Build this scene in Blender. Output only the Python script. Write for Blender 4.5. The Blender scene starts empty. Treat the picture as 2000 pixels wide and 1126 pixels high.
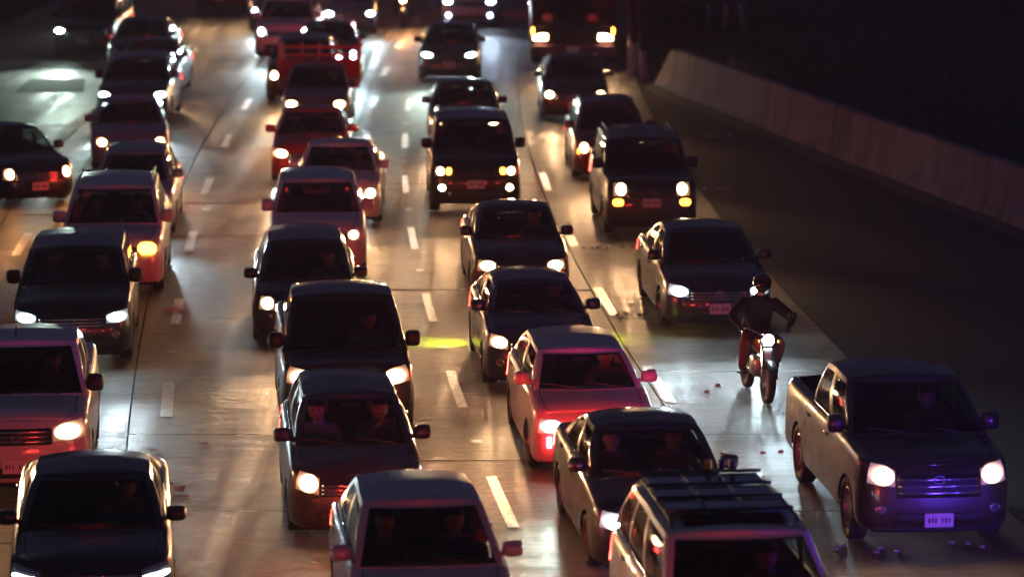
import bpy, bmesh, math, random
import numpy as np
from mathutils import Vector, Matrix
random.seed(7)
R = math.radians
SC = bpy.context.scene
COL = SC.collection

# ---------------------------------------------------------------- camera, sky, exposure
cam = bpy.data.cameras.new('camera'); co = bpy.data.objects.new('camera', cam); COL.objects.link(co)
co.location = (0, 0, 9.4); co.rotation_euler = (R(90 - 9.374), 0, 0)
cam.sensor_width = 36; cam.lens = 36 * 6500 / 2000; cam.clip_start = .5; cam.clip_end = 3000
cam.dof.use_dof = True; cam.dof.focus_distance = 46; cam.dof.aperture_fstop = .95; cam.dof.aperture_blades = 7
SC.camera = co
w = bpy.data.worlds.new('World'); SC.world = w; w.use_nodes = True
wn = w.node_tree.nodes; wl = w.node_tree.links
bg = wn['Background']; sky = wn.new('ShaderNodeTexSky'); sky.sky_type = 'NISHITA'; sky.sun_disc = False
sky.sun_elevation = R(-5); sky.sun_rotation = R(200)
glow = wn.new('ShaderNodeMix'); glow.data_type = 'RGBA'; glow.blend_type = 'ADD'; glow.inputs[0].default_value = 1
wl.new(sky.outputs[0], glow.inputs[6]); glow.inputs[7].default_value = (.2, .23, .5, 1)      # even night-sky glow of the city
wl.new(glow.outputs[2], bg.inputs[0]); bg.inputs[1].default_value = .07
sl = bpy.data.lights.new('moon', 'SUN'); sl.energy = .012; sl.angle = R(.5); sl.color = (.75, .85, 1)
so = bpy.data.objects.new('moon', sl); COL.objects.link(so); so.rotation_euler = (R(50), 0, R(-160))
SC.view_settings.view_transform = 'Standard'; SC.view_settings.look = 'None'
SC.view_settings.exposure = .2; SC.view_settings.gamma = 1
SC.cycles.use_denoising = True
SC.cycles.max_bounces = 6; SC.cycles.diffuse_bounces = 2; SC.cycles.glossy_bounces = 4
SC.cycles.transparent_max_bounces = 16; SC.cycles.sample_clamp_indirect = 4; SC.cycles.volume_bounces = 0
SC.cycles.caustics_reflective = False; SC.cycles.caustics_refractive = False
HL = 420.0      # watts of one dipped headlamp (beam spot)
LENS = 6.0
TL = 38.0        # radiance of a brake lamp

# ---------------------------------------------------------------- materials
def mat(name):
    m = bpy.data.materials.new(name); m.use_nodes = True
    return m, m.node_tree.nodes, m.node_tree.links, m.node_tree.nodes['Principled BSDF']
def noise(N, Lk, scale, vec=None, detail=4, rough=.6):
    n = N.new('ShaderNodeTexNoise'); n.inputs['Scale'].default_value = scale
    n.inputs['Detail'].default_value = detail; n.inputs['Roughness'].default_value = rough
    if vec: Lk.new(vec, n.inputs['Vector'])
    return n
def ramp(N, Lk, fac, stops):
    r = N.new('ShaderNodeValToRGB'); e = r.color_ramp.elements
    while len(e) < len(stops): e.new(.5)
    for k, (p, c) in enumerate(stops):
        e[k].position = p; e[k].color = (*c, 1) if len(c) == 3 else c
    Lk.new(fac, r.inputs[0]); return r
def coords(N, Lk, scale=(1, 1, 1), kind='Object'):
    t = N.new('ShaderNodeTexCoord'); mp = N.new('ShaderNodeMapping'); mp.inputs['Scale'].default_value = scale
    Lk.new(t.outputs[kind], mp.inputs[0]); return mp.outputs[0]
def plain(name, col, rough=.5, metal=0, bump=0, bscale=40, var=.15, coat=0):
    m, N, Lk, b = mat(name); v = coords(N, Lk)
    n = noise(N, Lk, 6, v)
    r = ramp(N, Lk, n.outputs[0], [(.3, tuple(c * (1 - var) for c in col)), (.7, tuple(min(1, c * (1 + var)) for c in col))])
    Lk.new(r.outputs[0], b.inputs['Base Color'])
    b.inputs['Roughness'].default_value = rough; b.inputs['Metallic'].default_value = metal
    b.inputs['Coat Weight'].default_value = coat
    if bump:
        n2 = noise(N, Lk, bscale, v); bp = N.new('ShaderNodeBump'); bp.inputs['Strength'].default_value = bump
        bp.inputs['Distance'].default_value = .01
        Lk.new(n2.outputs[0], bp.inputs['Height']); Lk.new(bp.outputs[0], b.inputs['Normal'])
    return m
PAINTS = {}
def paint(col, metal=.3, rough=.32):
    k = (col, metal, rough)
    if k in PAINTS: return PAINTS[k]
    m, N, Lk, b = mat('car_paint'); v = coords(N, Lk)
    n = noise(N, Lk, 3, v, 6)                                   # road dust
    r = ramp(N, Lk, n.outputs[0], [(.35, col), (.8, tuple(c * .85 + .02 for c in col))])
    Lk.new(r.outputs[0], b.inputs['Base Color'])
    rr = ramp(N, Lk, n.outputs[0], [(.3, (rough * .8,) * 3), (.75, (rough * 1.5,) * 3)])
    Lk.new(rr.outputs[0], b.inputs['Roughness'])
    b.inputs['Metallic'].default_value = metal; b.inputs['Coat Weight'].default_value = .8
    b.inputs['Coat Roughness'].default_value = .035
    PAINTS[k] = m; return m
def glass(name, tint, fac=1.0):
    m = bpy.data.materials.new(name); m.use_nodes = True; N = m.node_tree.nodes; Lk = m.node_tree.links
    N.remove(N['Principled BSDF']); out = N['Material Output']
    tr = N.new('ShaderNodeBsdfTransparent'); tr.inputs[0].default_value = (*tint, 1)
    gl = N.new('ShaderNodeBsdfGlossy'); gl.inputs['Roughness'].default_value = .05
    lw = N.new('ShaderNodeLayerWeight'); lw.inputs[0].default_value = .5
    pw = N.new('ShaderNodeMath'); pw.operation = 'POWER'; pw.inputs[1].default_value = 5; Lk.new(lw.outputs['Facing'], pw.inputs[0])
    fr = N.new('ShaderNodeMath'); fr.operation = 'MULTIPLY_ADD'; fr.inputs[1].default_value = .8; fr.inputs[2].default_value = .045; Lk.new(pw.outputs[0], fr.inputs[0])
    mx = N.new('ShaderNodeMixShader')
    Lk.new(fr.outputs[0], mx.inputs[0]); Lk.new(tr.outputs[0], mx.inputs[1]); Lk.new(gl.outputs[0], mx.inputs[2])
    Lk.new(mx.outputs[0], out.inputs[0]); return m
EMS = {}
def emis(name, col, s):
    k = (name, col, s)
    if k in EMS: return EMS[k]
    m = bpy.data.materials.new(name); m.use_nodes = True; b = m.node_tree.nodes['Principled BSDF']
    b.inputs['Base Color'].default_value = (.6, .6, .6, 1); b.inputs['Roughness'].default_value = .15
    b.inputs['Emission Color'].default_value = (*col, 1); b.inputs['Emission Strength'].default_value = s
    EMS[k] = m; return m
def lampglow(col, s, base=4.0):
    k = ('lamp', col, s, base)
    if k in EMS: return EMS[k]
    m, N, Lk, b = mat('headlamp_glow'); tc = N.new('ShaderNodeTexCoord')
    mp = N.new('ShaderNodeMapping'); mp.inputs['Location'].default_value = (-1, 0, -1); mp.inputs['Scale'].default_value = (2, 0, 2); Lk.new(tc.outputs['Generated'], mp.inputs[0])
    ln = N.new('ShaderNodeVectorMath'); ln.operation = 'LENGTH'; Lk.new(mp.outputs[0], ln.inputs[0])
    iv = N.new('ShaderNodeMath'); iv.operation = 'SUBTRACT'; iv.use_clamp = True; iv.inputs[0].default_value = 1; Lk.new(ln.outputs['Value'], iv.inputs[1])
    pw = N.new('ShaderNodeMath'); pw.operation = 'POWER'; pw.inputs[1].default_value = 1.0; Lk.new(iv.outputs[0], pw.inputs[0])
    ml = N.new('ShaderNodeMath'); ml.operation = 'MULTIPLY_ADD'; ml.inputs[1].default_value = s; ml.inputs[2].default_value = base; Lk.new(pw.outputs[0], ml.inputs[0])
    b.inputs['Base Color'].default_value = (.5, .5, .5, 1); b.inputs['Roughness'].default_value = .15; b.inputs['Emission Color'].default_value = (*col, 1); Lk.new(ml.outputs[0], b.inputs['Emission Strength'])
    EMS[k] = m; return m
M = dict(
    rubber=plain('tyre_rubber', (.015, .015, .015), .75, bump=.3), rim=plain('rim_alloy', (.45, .45, .46), .3, .9),
    seam=plain('seam_black', (.004, .004, .004), .9), trim=plain('black_plastic', (.018, .018, .02), .5, bump=.15, bscale=200),
    chrome=plain('chrome', (.7, .7, .72), .12, 1), seat=plain('seat_cloth', (.05, .048, .05), .9, bump=.3),
    seat_light=plain('seat_cloth_beige', (.2, .17, .14), .9, bump=.3),
    lining=plain('lining_cloth', (.03, .03, .032), .95), dash=plain('dashboard_plastic', (.02, .02, .022), .65), under=plain('underbody', (.008, .008, .008), .9),
    plate=plain('plate_paint', (.75, .75, .75), .45, var=.05), ink=plain('plate_ink', (.05, .05, .05), .6),
    lamp=plain('lamp_reflector', (.55, .56, .58), .18, .85), redlens=plain('red_lens', (.4, .01, .01), .15),
    amberlens=plain('amber_lens', (.6, .2, .02), .15),
    wind=glass('windscreen_glass', (.38, .42, .41)), clear=glass('clear_glass', (.66, .7, .69)), tint=glass('tinted_glass', (.38, .4, .42)), dark=glass('dark_tinted_glass', (.2, .21, .22)),
    skin=plain('skin', (.5, .3, .2), .5), lip=plain('lip', (.3, .1, .09), .5), hair=plain('hair', (.015, .01, .008), .6),
    cargo=plain('bed_liner', (.02, .02, .02), .8, bump=.3), redsteel=plain('red_painted_steel', (.75, .05, .05), .4),
)
WARM = (1, .43, .15); WARM2 = (1, .57, .27); COOL = (.72, .93, 1.0); GREENW = (.75, 1.0, .85); BLUEW = (.62, .78, 1.0)

# ---------------------------------------------------------------- mesh helpers
def mk(name, verts, faces, ms, parent=None, smooth=True, mi=None):
    me = bpy.data.meshes.new(name); me.from_pydata([tuple(v) for v in verts], [], faces)
    for m in (ms if isinstance(ms, (list, tuple)) else [ms]): me.materials.append(m)
    if mi: me.polygons.foreach_set('material_index', mi)
    if smooth: me.polygons.foreach_set('use_smooth', [True] * len(me.polygons))
    me.update()
    o = bpy.data.objects.new(name, me); COL.objects.link(o)
    if parent: o.parent = parent
    return o
def mkb(name, bm, m, parent=None, smooth=False):
    me = bpy.data.meshes.new(name); bmesh.ops.recalc_face_normals(bm, faces=bm.faces[:]); bm.to_mesh(me); bm.free()
    for q in (m if isinstance(m, (list, tuple)) else [m]): me.materials.append(q)
    if smooth: me.polygons.foreach_set('use_smooth', [True] * len(me.polygons))
    o = bpy.data.objects.new(name, me); COL.objects.link(o)
    if parent: o.parent = parent
    return o
def empty(name, loc=(0, 0, 0), rz=0, label=None, cat=None, group=None):
    o = bpy.data.objects.new(name, None); COL.objects.link(o); o.empty_display_size = .2
    o.location = loc; o.rotation_euler = (0, 0, rz); return tag(o, label, cat, group)
def tag(o, label=None, cat=None, group=None, kind=None):
    for k, v in (('label', label), ('category', cat), ('group', group), ('kind', kind)):
        if v: o[k] = v
    return o
def box(bm, c, s, bev=0, rot=None, seg=2):
    g = bmesh.ops.create_cube(bm, size=1); vs = g['verts']
    bmesh.ops.scale(bm, vec=s, verts=vs)
    if bev:
        es = list({e for v in vs for e in v.link_edges})
        r = bmesh.ops.bevel(bm, geom=es, offset=bev, segments=seg, affect='EDGES', profile=.5); vs = r['verts'] if r['verts'] else vs
        vs = list({v for f in r['faces'] for v in f.verts} | {v for v in vs if v.is_valid})
    if rot is not None: bmesh.ops.rotate(bm, verts=vs, cent=(0, 0, 0), matrix=rot)
    bmesh.ops.translate(bm, verts=vs, vec=c); return vs
def tube(bm, pts, r, n=8, caps=True):
    pts = [Vector(p) for p in pts]; rs = r if isinstance(r, (list, tuple)) else [r] * len(pts); rings = []
    for i, p in enumerate(pts):
        t = (pts[min(i + 1, len(pts) - 1)] - pts[max(i - 1, 0)]).normalized()
        a = t.cross(Vector((0, 0, 1)) if abs(t.z) < .9 else Vector((1, 0, 0))).normalized(); b = t.cross(a)
        rings.append([bm.verts.new(p + (a * math.cos(2 * math.pi * k / n) + b * math.sin(2 * math.pi * k / n)) * rs[i]) for k in range(n)])
    for i in range(len(rings) - 1):
        for k in range(n): bm.faces.new((rings[i][k], rings[i][(k + 1) % n], rings[i + 1][(k + 1) % n], rings[i + 1][k]))
    if caps:
        bm.faces.new(rings[0]); bm.faces.new(rings[-1])
def lathe(bm, prof, n=24, axis='x', c=(0, 0, 0), close=True):
    rings = []
    for (h, r) in prof:
        ring = []
        for k in range(n):
            a = 2 * math.pi * k / n; u, v = r * math.cos(a), r * math.sin(a)
            p = (h, u, v) if axis == 'x' else ((u, h, v) if axis == 'y' else (u, v, h))
            ring.append(bm.verts.new(Vector(p) + Vector(c)))
        rings.append(ring)
    m = len(rings)
    for i in range(m if close else m - 1):
        a, b = rings[i], rings[(i + 1) % m]
        for k in range(n): bm.faces.new((a[k], a[(k + 1) % n], b[(k + 1) % n], b[k]))
    return rings
def lerp(a, b, t): return a + (b - a) * t
def sst(t): t = max(0, min(1, t)); return t * t * (3 - 2 * t)
def interp(x, xs, ys): return float(np.interp(x, xs, ys))

# shared small meshes
def shared(key, fn, store={}):
    if key not in store: store[key] = fn()
    return store[key]
def link(name, me, parent, loc=(0, 0, 0), rot=(0, 0, 0), scale=(1, 1, 1)):
    o = bpy.data.objects.new(name, me); COL.objects.link(o); o.parent = parent
    o.location = loc; o.rotation_euler = rot; o.scale = scale; return o
def bm_mesh(name, fn, m, smooth=True):
    bm = bmesh.new(); fn(bm); me = bpy.data.meshes.new(name)
    bmesh.ops.recalc_face_normals(bm, faces=bm.faces[:]); bm.to_mesh(me); bm.free()
    for q in (m if isinstance(m, (list, tuple)) else [m]): me.materials.append(q)
    if smooth: me.polygons.foreach_set('use_smooth', [True] * len(me.polygons))
    return me
def tyre_mesh(r, wd):
    def f(bm):
        h = wd / 2; ri = r * .66
        lathe(bm, [(-h * .8, ri), (-h, r * .8), (-h * .96, r * .93), (-h * .75, r), (-h * .3, r), (-h * .27, r - .012), (-h * .2, r), (h * .2, r), (h * .27, r - .012), (h * .3, r), (h * .75, r), (h * .96, r * .93), (h, r * .8), (h * .8, ri)], 28)
    return shared(('tyre', r, wd), lambda: bm_mesh('tyre', f, M['rubber']))
def rim_mesh(r, wd, spokes):
    def f(bm):
        h = wd / 2; ri = r * .67
        lathe(bm, [(-h * .8, ri), (-h * .85, ri * .94), (-h * .1, ri * .9), (h * .85, ri * .94), (h * .8, ri)], 24)
        lathe(bm, [(-h * .55, .001), (-h * .6, ri * .18), (-h * .35, ri * .24), (-h * .1, ri * .24), (-h * .1, .001)], 12, close=False)
        lathe(bm, [(-h * .12, .001), (-h * .12, ri * .92), (-h * .05, ri * .92), (-h * .05, .001)], 24, close=False)
        for k in range(spokes):
            q = Matrix.Rotation(2 * math.pi * k / spokes, 3, 'X')
            box(bm, q @ Vector((-h * .45, 0, ri * .55)), (h * .3, ri * .22, ri * .8), .006, q)
    return shared(('rim', r, wd, spokes), lambda: bm_mesh('rim', f, [M['rim']], False))
def seat_mesh(m):
    def f(bm):
        box(bm, (0, 0, .16), (.5, .5, .16), .05)
        box(bm, (0, .27, .5), (.48, .13, .62), .05, Matrix.Rotation(R(-14), 3, 'X'))
        box(bm, (0, .40, .93), (.25, .09, .17), .035)
        tube(bm, [(-.06, .37, .78), (-.06, .4, .88)], .008, 6); tube(bm, [(.06, .37, .78), (.06, .4, .88)], .008, 6)
    return shared(('seat', m.name), lambda: bm_mesh('seat', f, m))
def wheel_ring():
    def f(bm):
        n, k = 20, 6
        vs = [[bm.verts.new(((.185 + .014 * math.cos(2 * math.pi * j / k)) * math.cos(2 * math.pi * i / n), .014 * math.sin(2 * math.pi * j / k), (.185 + .014 * math.cos(2 * math.pi * j / k)) * math.sin(2 * math.pi * i / n))) for j in range(k)] for i in range(n)]
        for i in range(n):
            for j in range(k): bm.faces.new((vs[i][j], vs[(i + 1) % n][j], vs[(i + 1) % n][(j + 1) % k], vs[i][(j + 1) % k]))
        box(bm, (0, 0, 0), (.15, .05, .1), .02); box(bm, (0, 0, -.09), (.03, .02, .17)); box(bm, (-.1, 0, .0), (.16, .02, .03)); box(bm, (.1, 0, .0), (.16, .02, .03))
    return shared('steer', lambda: bm_mesh('steering_wheel', f, M['dash']))
def mirror_mesh(m, big):
    def f(bm):
        g = bmesh.ops.create_uvsphere(bm, u_segments=14, v_segments=8, radius=.5)
        for v in g['verts']:
            v.co.y = min(v.co.y, .22)
            e = .55
            v.co.x = math.copysign(abs(v.co.x * 2) ** e / 2, v.co.x); v.co.z = math.copysign(abs(v.co.z * 2) ** e / 2, v.co.z)
        bmesh.ops.scale(bm, vec=(.22, .2, .15 * big), verts=g['verts'])
        bmesh.ops.translate(bm, vec=(.16, 0, .04), verts=g['verts'])
        tube(bm, [(-.03, .03, -.03), (.09, .02, -.01)], [.035, .03], 8)
    return shared(('mirror', m.name, big), lambda: bm_mesh('wing_mirror', f, m))

# ---------------------------------------------------------------- cars
SPEC = dict(
    sedan=dict(L=4.5, W=1.76, H=1.46, hf=.79, hc=.95, hr=1.0, cowl=1.12, rf=1.95, rr=1.42, rb=.66, r=.31, fo=.86, ro=.95, gc=.17, bulge=.13, rx=.34, ry=.42, crown=.05, xw=.80, xr=.60, zl=.66),
    hatch=dict(L=3.95, W=1.69, H=1.5, hf=.83, hc=.97, hr=1.02, cowl=.92, rf=1.72, rr=.42, rb=.1, r=.30, fo=.78, ro=.62, gc=.17, bulge=.13, rx=.34, ry=.40, crown=.06, xw=.77, xr=.58, zl=.70),
    suv=dict(L=4.55, W=1.84, H=1.69, hf=.94, hc=1.08, hr=1.14, cowl=1.12, rf=1.92, rr=.46, rb=.1, r=.345, fo=.88, ro=.95, gc=.21, bulge=.12, rx=.30, ry=.38, crown=.05, xw=.84, xr=.65, zl=.80),
    boxy=dict(L=4.4, W=1.80, H=1.78, hf=1.09, hc=1.17, hr=1.14, cowl=1.22, rf=1.78, rr=.22, rb=.06, r=.36, fo=.80, ro=.9, gc=.24, bulge=.06, rx=.16, ry=.2, crown=.04, xw=.82, xr=.68, zl=.92),
    pickup=dict(L=5.3, W=1.85, H=1.8, hf=1.08, hc=1.18, hr=1.18, cowl=1.2, rf=1.98, rr=1.98, rb=1.72, r=.38, fo=.95, ro=1.22, gc=.29, bulge=.11, rx=.3, ry=.36, crown=.05, xw=.84, xr=.64, zl=.93, bed=1.62),
    van=dict(L=4.9, W=1.88, H=1.95, hf=1.03, hc=1.16, hr=1.2, cowl=.85, rf=1.7, rr=.2, rb=.06, r=.34, fo=.9, ro=1.0, gc=.2, bulge=.1, rx=.26, ry=.34, crown=.05, xw=.86, xr=.72, zl=.85),
)
def car(name, label, cat, kind, X, Y, phi, col, metal=.3, rough=.32, lamps=COOL, lpow=1.0, lstyle=(.30, .42, .13, .03), tail=1.0, group='vehicles queueing on the road',
        glassm='wind', interior='seat', lit='lr', fogs=None, amber=None, grille='slats', rails=False, antenna=False, wing=None, plate=True, detail=2, spokes=5, glassrear='tint', lens=70, tailcol=(1, .03, .02), drl=False, **ov):
    """front face centre on the ground at (X, Y); phi turns the nose from -Y toward +X"""
    S = dict(SPEC[kind]); S.update(ov)
    L, W, H = S['L'], S['W'], S['H']; hw = W / 2; yf, yr = -L / 2, L / 2; r = S['r']; gc = S['gc']
    root = empty(name, (X - math.sin(phi) * L / 2, Y + math.cos(phi) * L / 2, 0.004), phi, label, cat, group)
    pm = paint(col, metal, rough)
    cow, rfy, rry, rby = yf + S['cowl'], yf + S['rf'], yr - S['rr'], yr - S['rb']
    bed0 = yr - S['bed'] if 'bed' in S else None
    wy = (yf + S['fo'], yr - S['ro']); AR = r + .055
    # plan outline (half), dense polyline
    P = []
    rx, ry, bl = S['rx'], S['ry'], S['bulge']
    for i in range(41):
        x = (hw - rx) * i / 40; P.append((x, yf + bl * (x / hw) ** 2))
    yA = P[-1][1]
    for i in range(1, 31):
        t = math.pi / 2 * i / 30; P.append((hw - rx + rx * math.sin(t), yA + ry * (1 - math.cos(t))))
    ys0 = P[-1][1]; rx2, ry2, bl2 = min(rx, .22), min(ry, .28), bl * .6
    yB = yr - bl2 * ((hw - rx2) / hw) ** 2; ys1 = yB - ry2
    for i in range(1, 120): P.append((hw, lerp(ys0, ys1, i / 120)))
    for i in range(31):
        t = math.pi / 2 * i / 30; P.append((hw - rx2 + rx2 * math.cos(t), ys1 + ry2 * math.sin(t)))
    for i in range(1, 41):
        x = (hw - rx2) * (1 - i / 40); P.append((x, yr - bl2 * (x / hw) ** 2))
    P = np.array(P); P[:, 0] *= 1 - .035 * np.abs(P[:, 1] / (L / 2)) ** 3
    D = np.concatenate([[0], np.cumsum(np.hypot(*np.diff(P, axis=0).T))]); AT = D[-1]
    T = np.gradient(P, axis=0); T /= np.hypot(T[:, 0], T[:, 1])[:, None]
    nrm = np.stack([T[:, 1], -T[:, 0]], 1)
    pos = lambda a: (interp(a, D, P[:, 0]), interp(a, D, P[:, 1]), interp(a, D, nrm[:, 0]), interp(a, D, nrm[:, 1]))
    iside = (np.argmin(abs(P[:, 1] - ys0)), np.argmin(abs(P[:, 1] - ys1) + (P[:, 0] < hw * .9) * 9))
    aside = lambda y: interp(y, P[iside[0]:iside[1] + 1, 1], D[iside[0]:iside[1] + 1])
    hshoulder = lambda y: interp(y, [yf, yf + .12, yf + .4, cow, rby, yr], [S['hf'] - .03, S['hf'] + .01, lerp(S['hf'], S['hc'], .45), S['hc'], S['hr'], S['hr'] - .02])
    fprof = ([0, .08, .2, .5, .62, .8, .93, 1], [.07, .03, 0, 0, .015, .045, .085, .14])
    sprof = ([0, .06, .3, .6, .66, .9, .97, 1], [.06, .015, 0, .006, .016, .03, .05, .085])
    def bp(a, t, off=0, z=None):
        x, y, nx, ny = pos(a); zb = gc
        if nx > .8:
            for yw in wy:
                if abs(y - yw) < AR: zb = max(zb, r * .93 + math.sqrt(AR * AR - (y - yw) ** 2))
        zs = hshoulder(y); zz = zb + (zs - zb) * t if z is None else z
        tt = (zz - gc) / (zs - gc); k = abs(ny) ** 1.5
        ins = lerp(interp(tt, *sprof), interp(tt, *fprof), k) - off
        return (x - nx * ins, y - ny * ins, zz)
    # stations
    A = list(np.linspace(0, aside(ys0), 15)) + list(np.linspace(aside(ys1), AT, 12))
    A += list(np.linspace(aside(ys0), aside(ys1), int((ys1 - ys0) / .16)))
    for yw in wy:
        A += [aside(yw + q * AR) for q in (-1, -.993, -.95, -.85, -.65, -.35, 0, .35, .65, .85, .95, .993, 1)]
    bpil = lerp(cow, rby, .46) if not bed0 else lerp(cow, rby, .5)
    d0 = max(cow + .02, wy[0] + AR + .05); d1 = bpil; d2 = min(wy[1] - AR * .2, rby - .15) if not bed0 else bed0 - .1
    seams = [d0, d1, d2]; sw = .007
    for yd in seams: A += [aside(yd - sw), aside(yd + sw)]
    A = sorted(A); A2 = [A[0]]
    for a in A[1:]:
        if a - A2[-1] > .0025: A2.append(a)
    A = A2
    TL_ = [0, .05, .12, .25, .4, .55, .66, .76, .86, .93, .97, 1]
    ST = [pos(a) for a in A]; nA = len(A)
    side = [[bp(a, t) for t in TL_] for a in A]
    SX = [-1, -.94, -.885, -.87, -.7, -.45, -.22, 0, .22, .45, .7, .87, .885, .94, 1]
    cats = {}
    def add(cat_, quad, flip, mi=0):
        c = cats.setdefault(cat_, ([], [], []))
        n = len(c[0]); c[0].extend(quad); c[1].append((n, n + 1, n + 2, n + 3) if not flip else (n + 3, n + 2, n + 1, n)); c[2].append(mi)
    isd = lambda y, i: ST[i][2] > .97
    for sgn in (1, -1):
        for i in range(nA - 1):
            ym = (ST[i][1] + ST[i + 1][1]) / 2; on = isd(ym, i) and isd(ym, i + 1)
            sm = on and any(abs(ym - yd) < sw for yd in seams)
            for j in range(len(TL_) - 1):
                q = [side[i][j], side[i + 1][j], side[i + 1][j + 1], side[i][j + 1]]
                q = [(p[0] * sgn, p[1], p[2]) for p in q]
                c = 'body'; mi = 0
                if on and j >= 1:
                    if d0 < ym < d1: c = 'front_door', sgn
                    elif d1 < ym < d2: c = 'rear_door', sgn
                    if sm: c = 'body'; mi = 1
                add(c, q, sgn < 0, mi)
    for i in range(nA - 1):
        ya, yb = ST[i][1], ST[i + 1][1]; ym = (ya + yb) / 2
        for j in range(len(SX) - 1):
            sm = (SX[j] + SX[j + 1]) / 2
            if cow + .06 < ym < rby - .05 and abs(sm) < .94: continue
            if bed0 and bed0 < ym < yr - .1 and abs(sm) < .885: continue
            def tp(k, s):
                x0, y0, z0 = side[k][-1]; cr = S['crown'] * sst((y0 - yf - .06) / .35) * sst((yr - .03 - y0) / .2)
                e = (y0 - yf - .14) * 0
                return (x0 * s, y0 + e, z0 + cr * (1 - abs(s) ** 2.2))
            q = [tp(i, SX[j]), tp(i, SX[j + 1]), tp(i + 1, SX[j + 1]), tp(i + 1, SX[j])]
            c = 'body'; mi = 0
            if ym < cow and abs(sm) < .87: c = 'hood'
            if .87 < abs(sm) < .885 and ym < cow + .06: mi = 1
            if ym > rby - .05 and abs(sm) < .87 and not bed0: c = 'boot_lid'
            add(c, q, False, mi)
    def weld(c):
        vs, fs, mi = cats[c]; idx = {}; nv = []; nf = []; nm = []
        for f, m_ in zip(fs, mi):
            ff = []
            for k in f:
                key = tuple(round(q, 4) for q in vs[k])
                if key not in idx: idx[key] = len(nv); nv.append(vs[k])
                if idx[key] not in ff: ff.append(idx[key])
            if len(ff) > 2: nf.append(tuple(ff)); nm.append(m_)
        return nv, nf, nm
    for c in list(cats):
        v, f, m_ = weld(c); mk(c if isinstance(c, str) else c[0], v, f, [pm, M['seam']], root, True, m_)
    bm = bmesh.new(); box(bm, (0, 0, gc + .06), (W - .62, L - .35, .05)); box(bm, (0, .1, gc + .03), (W - .2, wy[1] - wy[0] - 2 * AR - .05, .04))
    mkb('underbody', bm, M['under'], root)
    # greenhouse
    bx = lambda y: abs(side[int(np.argmin([abs(s[1] - y) + (s[2] < .8) * 9 for s in ST]))][-1][0]) - .035
    xw, xr = S['xw'] * (hw / .88), S['xr'] * (hw / .88); bow = .16; zr = H - .075
    FR = [0, .2, .4, .6, .8, .92, 1]
    hatch = kind in ('hatch', 'suv', 'boxy', 'van')
    if bed0: QS = [.02, .05, .2, .35, .46, .51, .56, .7, .85, .95, .98]; wins = [(.05, .46), (.56, .95)]
    elif kind in ('suv', 'boxy', 'van'): QS = [.02, .05, .2, .33, .40, .44, .55, .66, .70, .73, .8, .88, .95, .98]; wins = [(.05, .40), (.44, .70), (.73, .95)]
    else: QS = [.02, .05, .2, .35, .45, .48, .52, .65, .78, .87, .95, .98]; wins = [(.05, .45), (.52, .87)]
    ring = []
    for f in FR: ring.append(((f * (xw - .02), cow - bow * (1 - f * f), None), (f * xr, rfy - bow * .55 * (1 - f * f), zr - .01), ('f', f)))
    for q in QS:
        y = lerp(cow, rby, q); ring.append(((min(bx(y), hw), y, None), (xr * interp(q, [0, .3, 1], [1.03, 1.045, .99]), lerp(rfy, rry, q), zr + .015 * math.sin(q * 3) - interp(q, [0, .5, 1], [0, 0, .035])), ('s', q)))
    xe = xw * (.93 if hatch else .86)
    for f in FR[::-1]: ring.append(((f * xe, rby + .05 * (1 - f * f), None), (f * xr * .97, rry + .04 * (1 - f * f), zr - .04), ('r', f)))
    GT = [0, .05, .25, .5, .72, .9, .95, 1]
    def gp(k, t):
        b, rf, tg = ring[k]; bz = hshoulder(b[1]) + (S['crown'] * .9 * (1 - tg[1] ** 2) if tg[0] != 's' else 0) - .005
        p = Vector((lerp(b[0], rf[0], t), lerp(b[1], rf[1], t), lerp(bz, rf[2], t)))
        bu = 4 * t * (1 - t) * .035
        if tg[0] == 's': p.x += bu
        elif tg[0] == 'f': p.y -= bu * .7; p.z += bu * .5
        else: p.y += bu
        return tuple(p)
    G = [[gp(k, t) for t in GT] for k in range(len(ring))]
    cats.clear()
    for sgn in (1, -1):
        for k in range(len(ring) - 1):
            ta, tb = ring[k][2], ring[k + 1][2]
            for j in range(len(GT) - 1):
                q = [(p[0] * sgn, p[1], p[2]) for p in (G[k][j], G[k + 1][j], G[k + 1][j + 1], G[k][j + 1])]
                c = 'frame'
                if ta[0] == tb[0] == 'f' and max(ta[1], tb[1]) <= .92 and 1 <= j <= 5: c = 'windshield'
                if ta[0] == tb[0] == 'r' and max(ta[1], tb[1]) <= .92 and (2 if hatch else 1) <= j <= 4: c = 'rear_window'
                if ta[0] == tb[0] == 's' and 1 <= j <= 4:
                    for wi, (a_, b_) in enumerate(wins):
                        if ta[1] >= a_ - 1e-6 and tb[1] <= b_ + 1e-6: c = ('side_window', sgn, wi)
                add(c, q, sgn < 0)
    SR = [-1, -.97, -.9, -.7, -.4, 0, .4, .7, .9, .97, 1]
    for k in range(len(ring) - 1):
        for j in range(len(SR) - 1):
            def rp(kk, s):
                x0, y0, z0 = G[kk][-1]; e = sst(x0 / (.6 * xr))
                return (x0 * s, y0, z0 + .06 * e * (1 - abs(s) ** 2.6))
            add('roof', [rp(k, SR[j]), rp(k, SR[j + 1]), rp(k + 1, SR[j + 1]), rp(k + 1, SR[j])], False)
    gm = {'windshield': M[glassm], 'rear_window': M[glassrear]}
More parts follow.
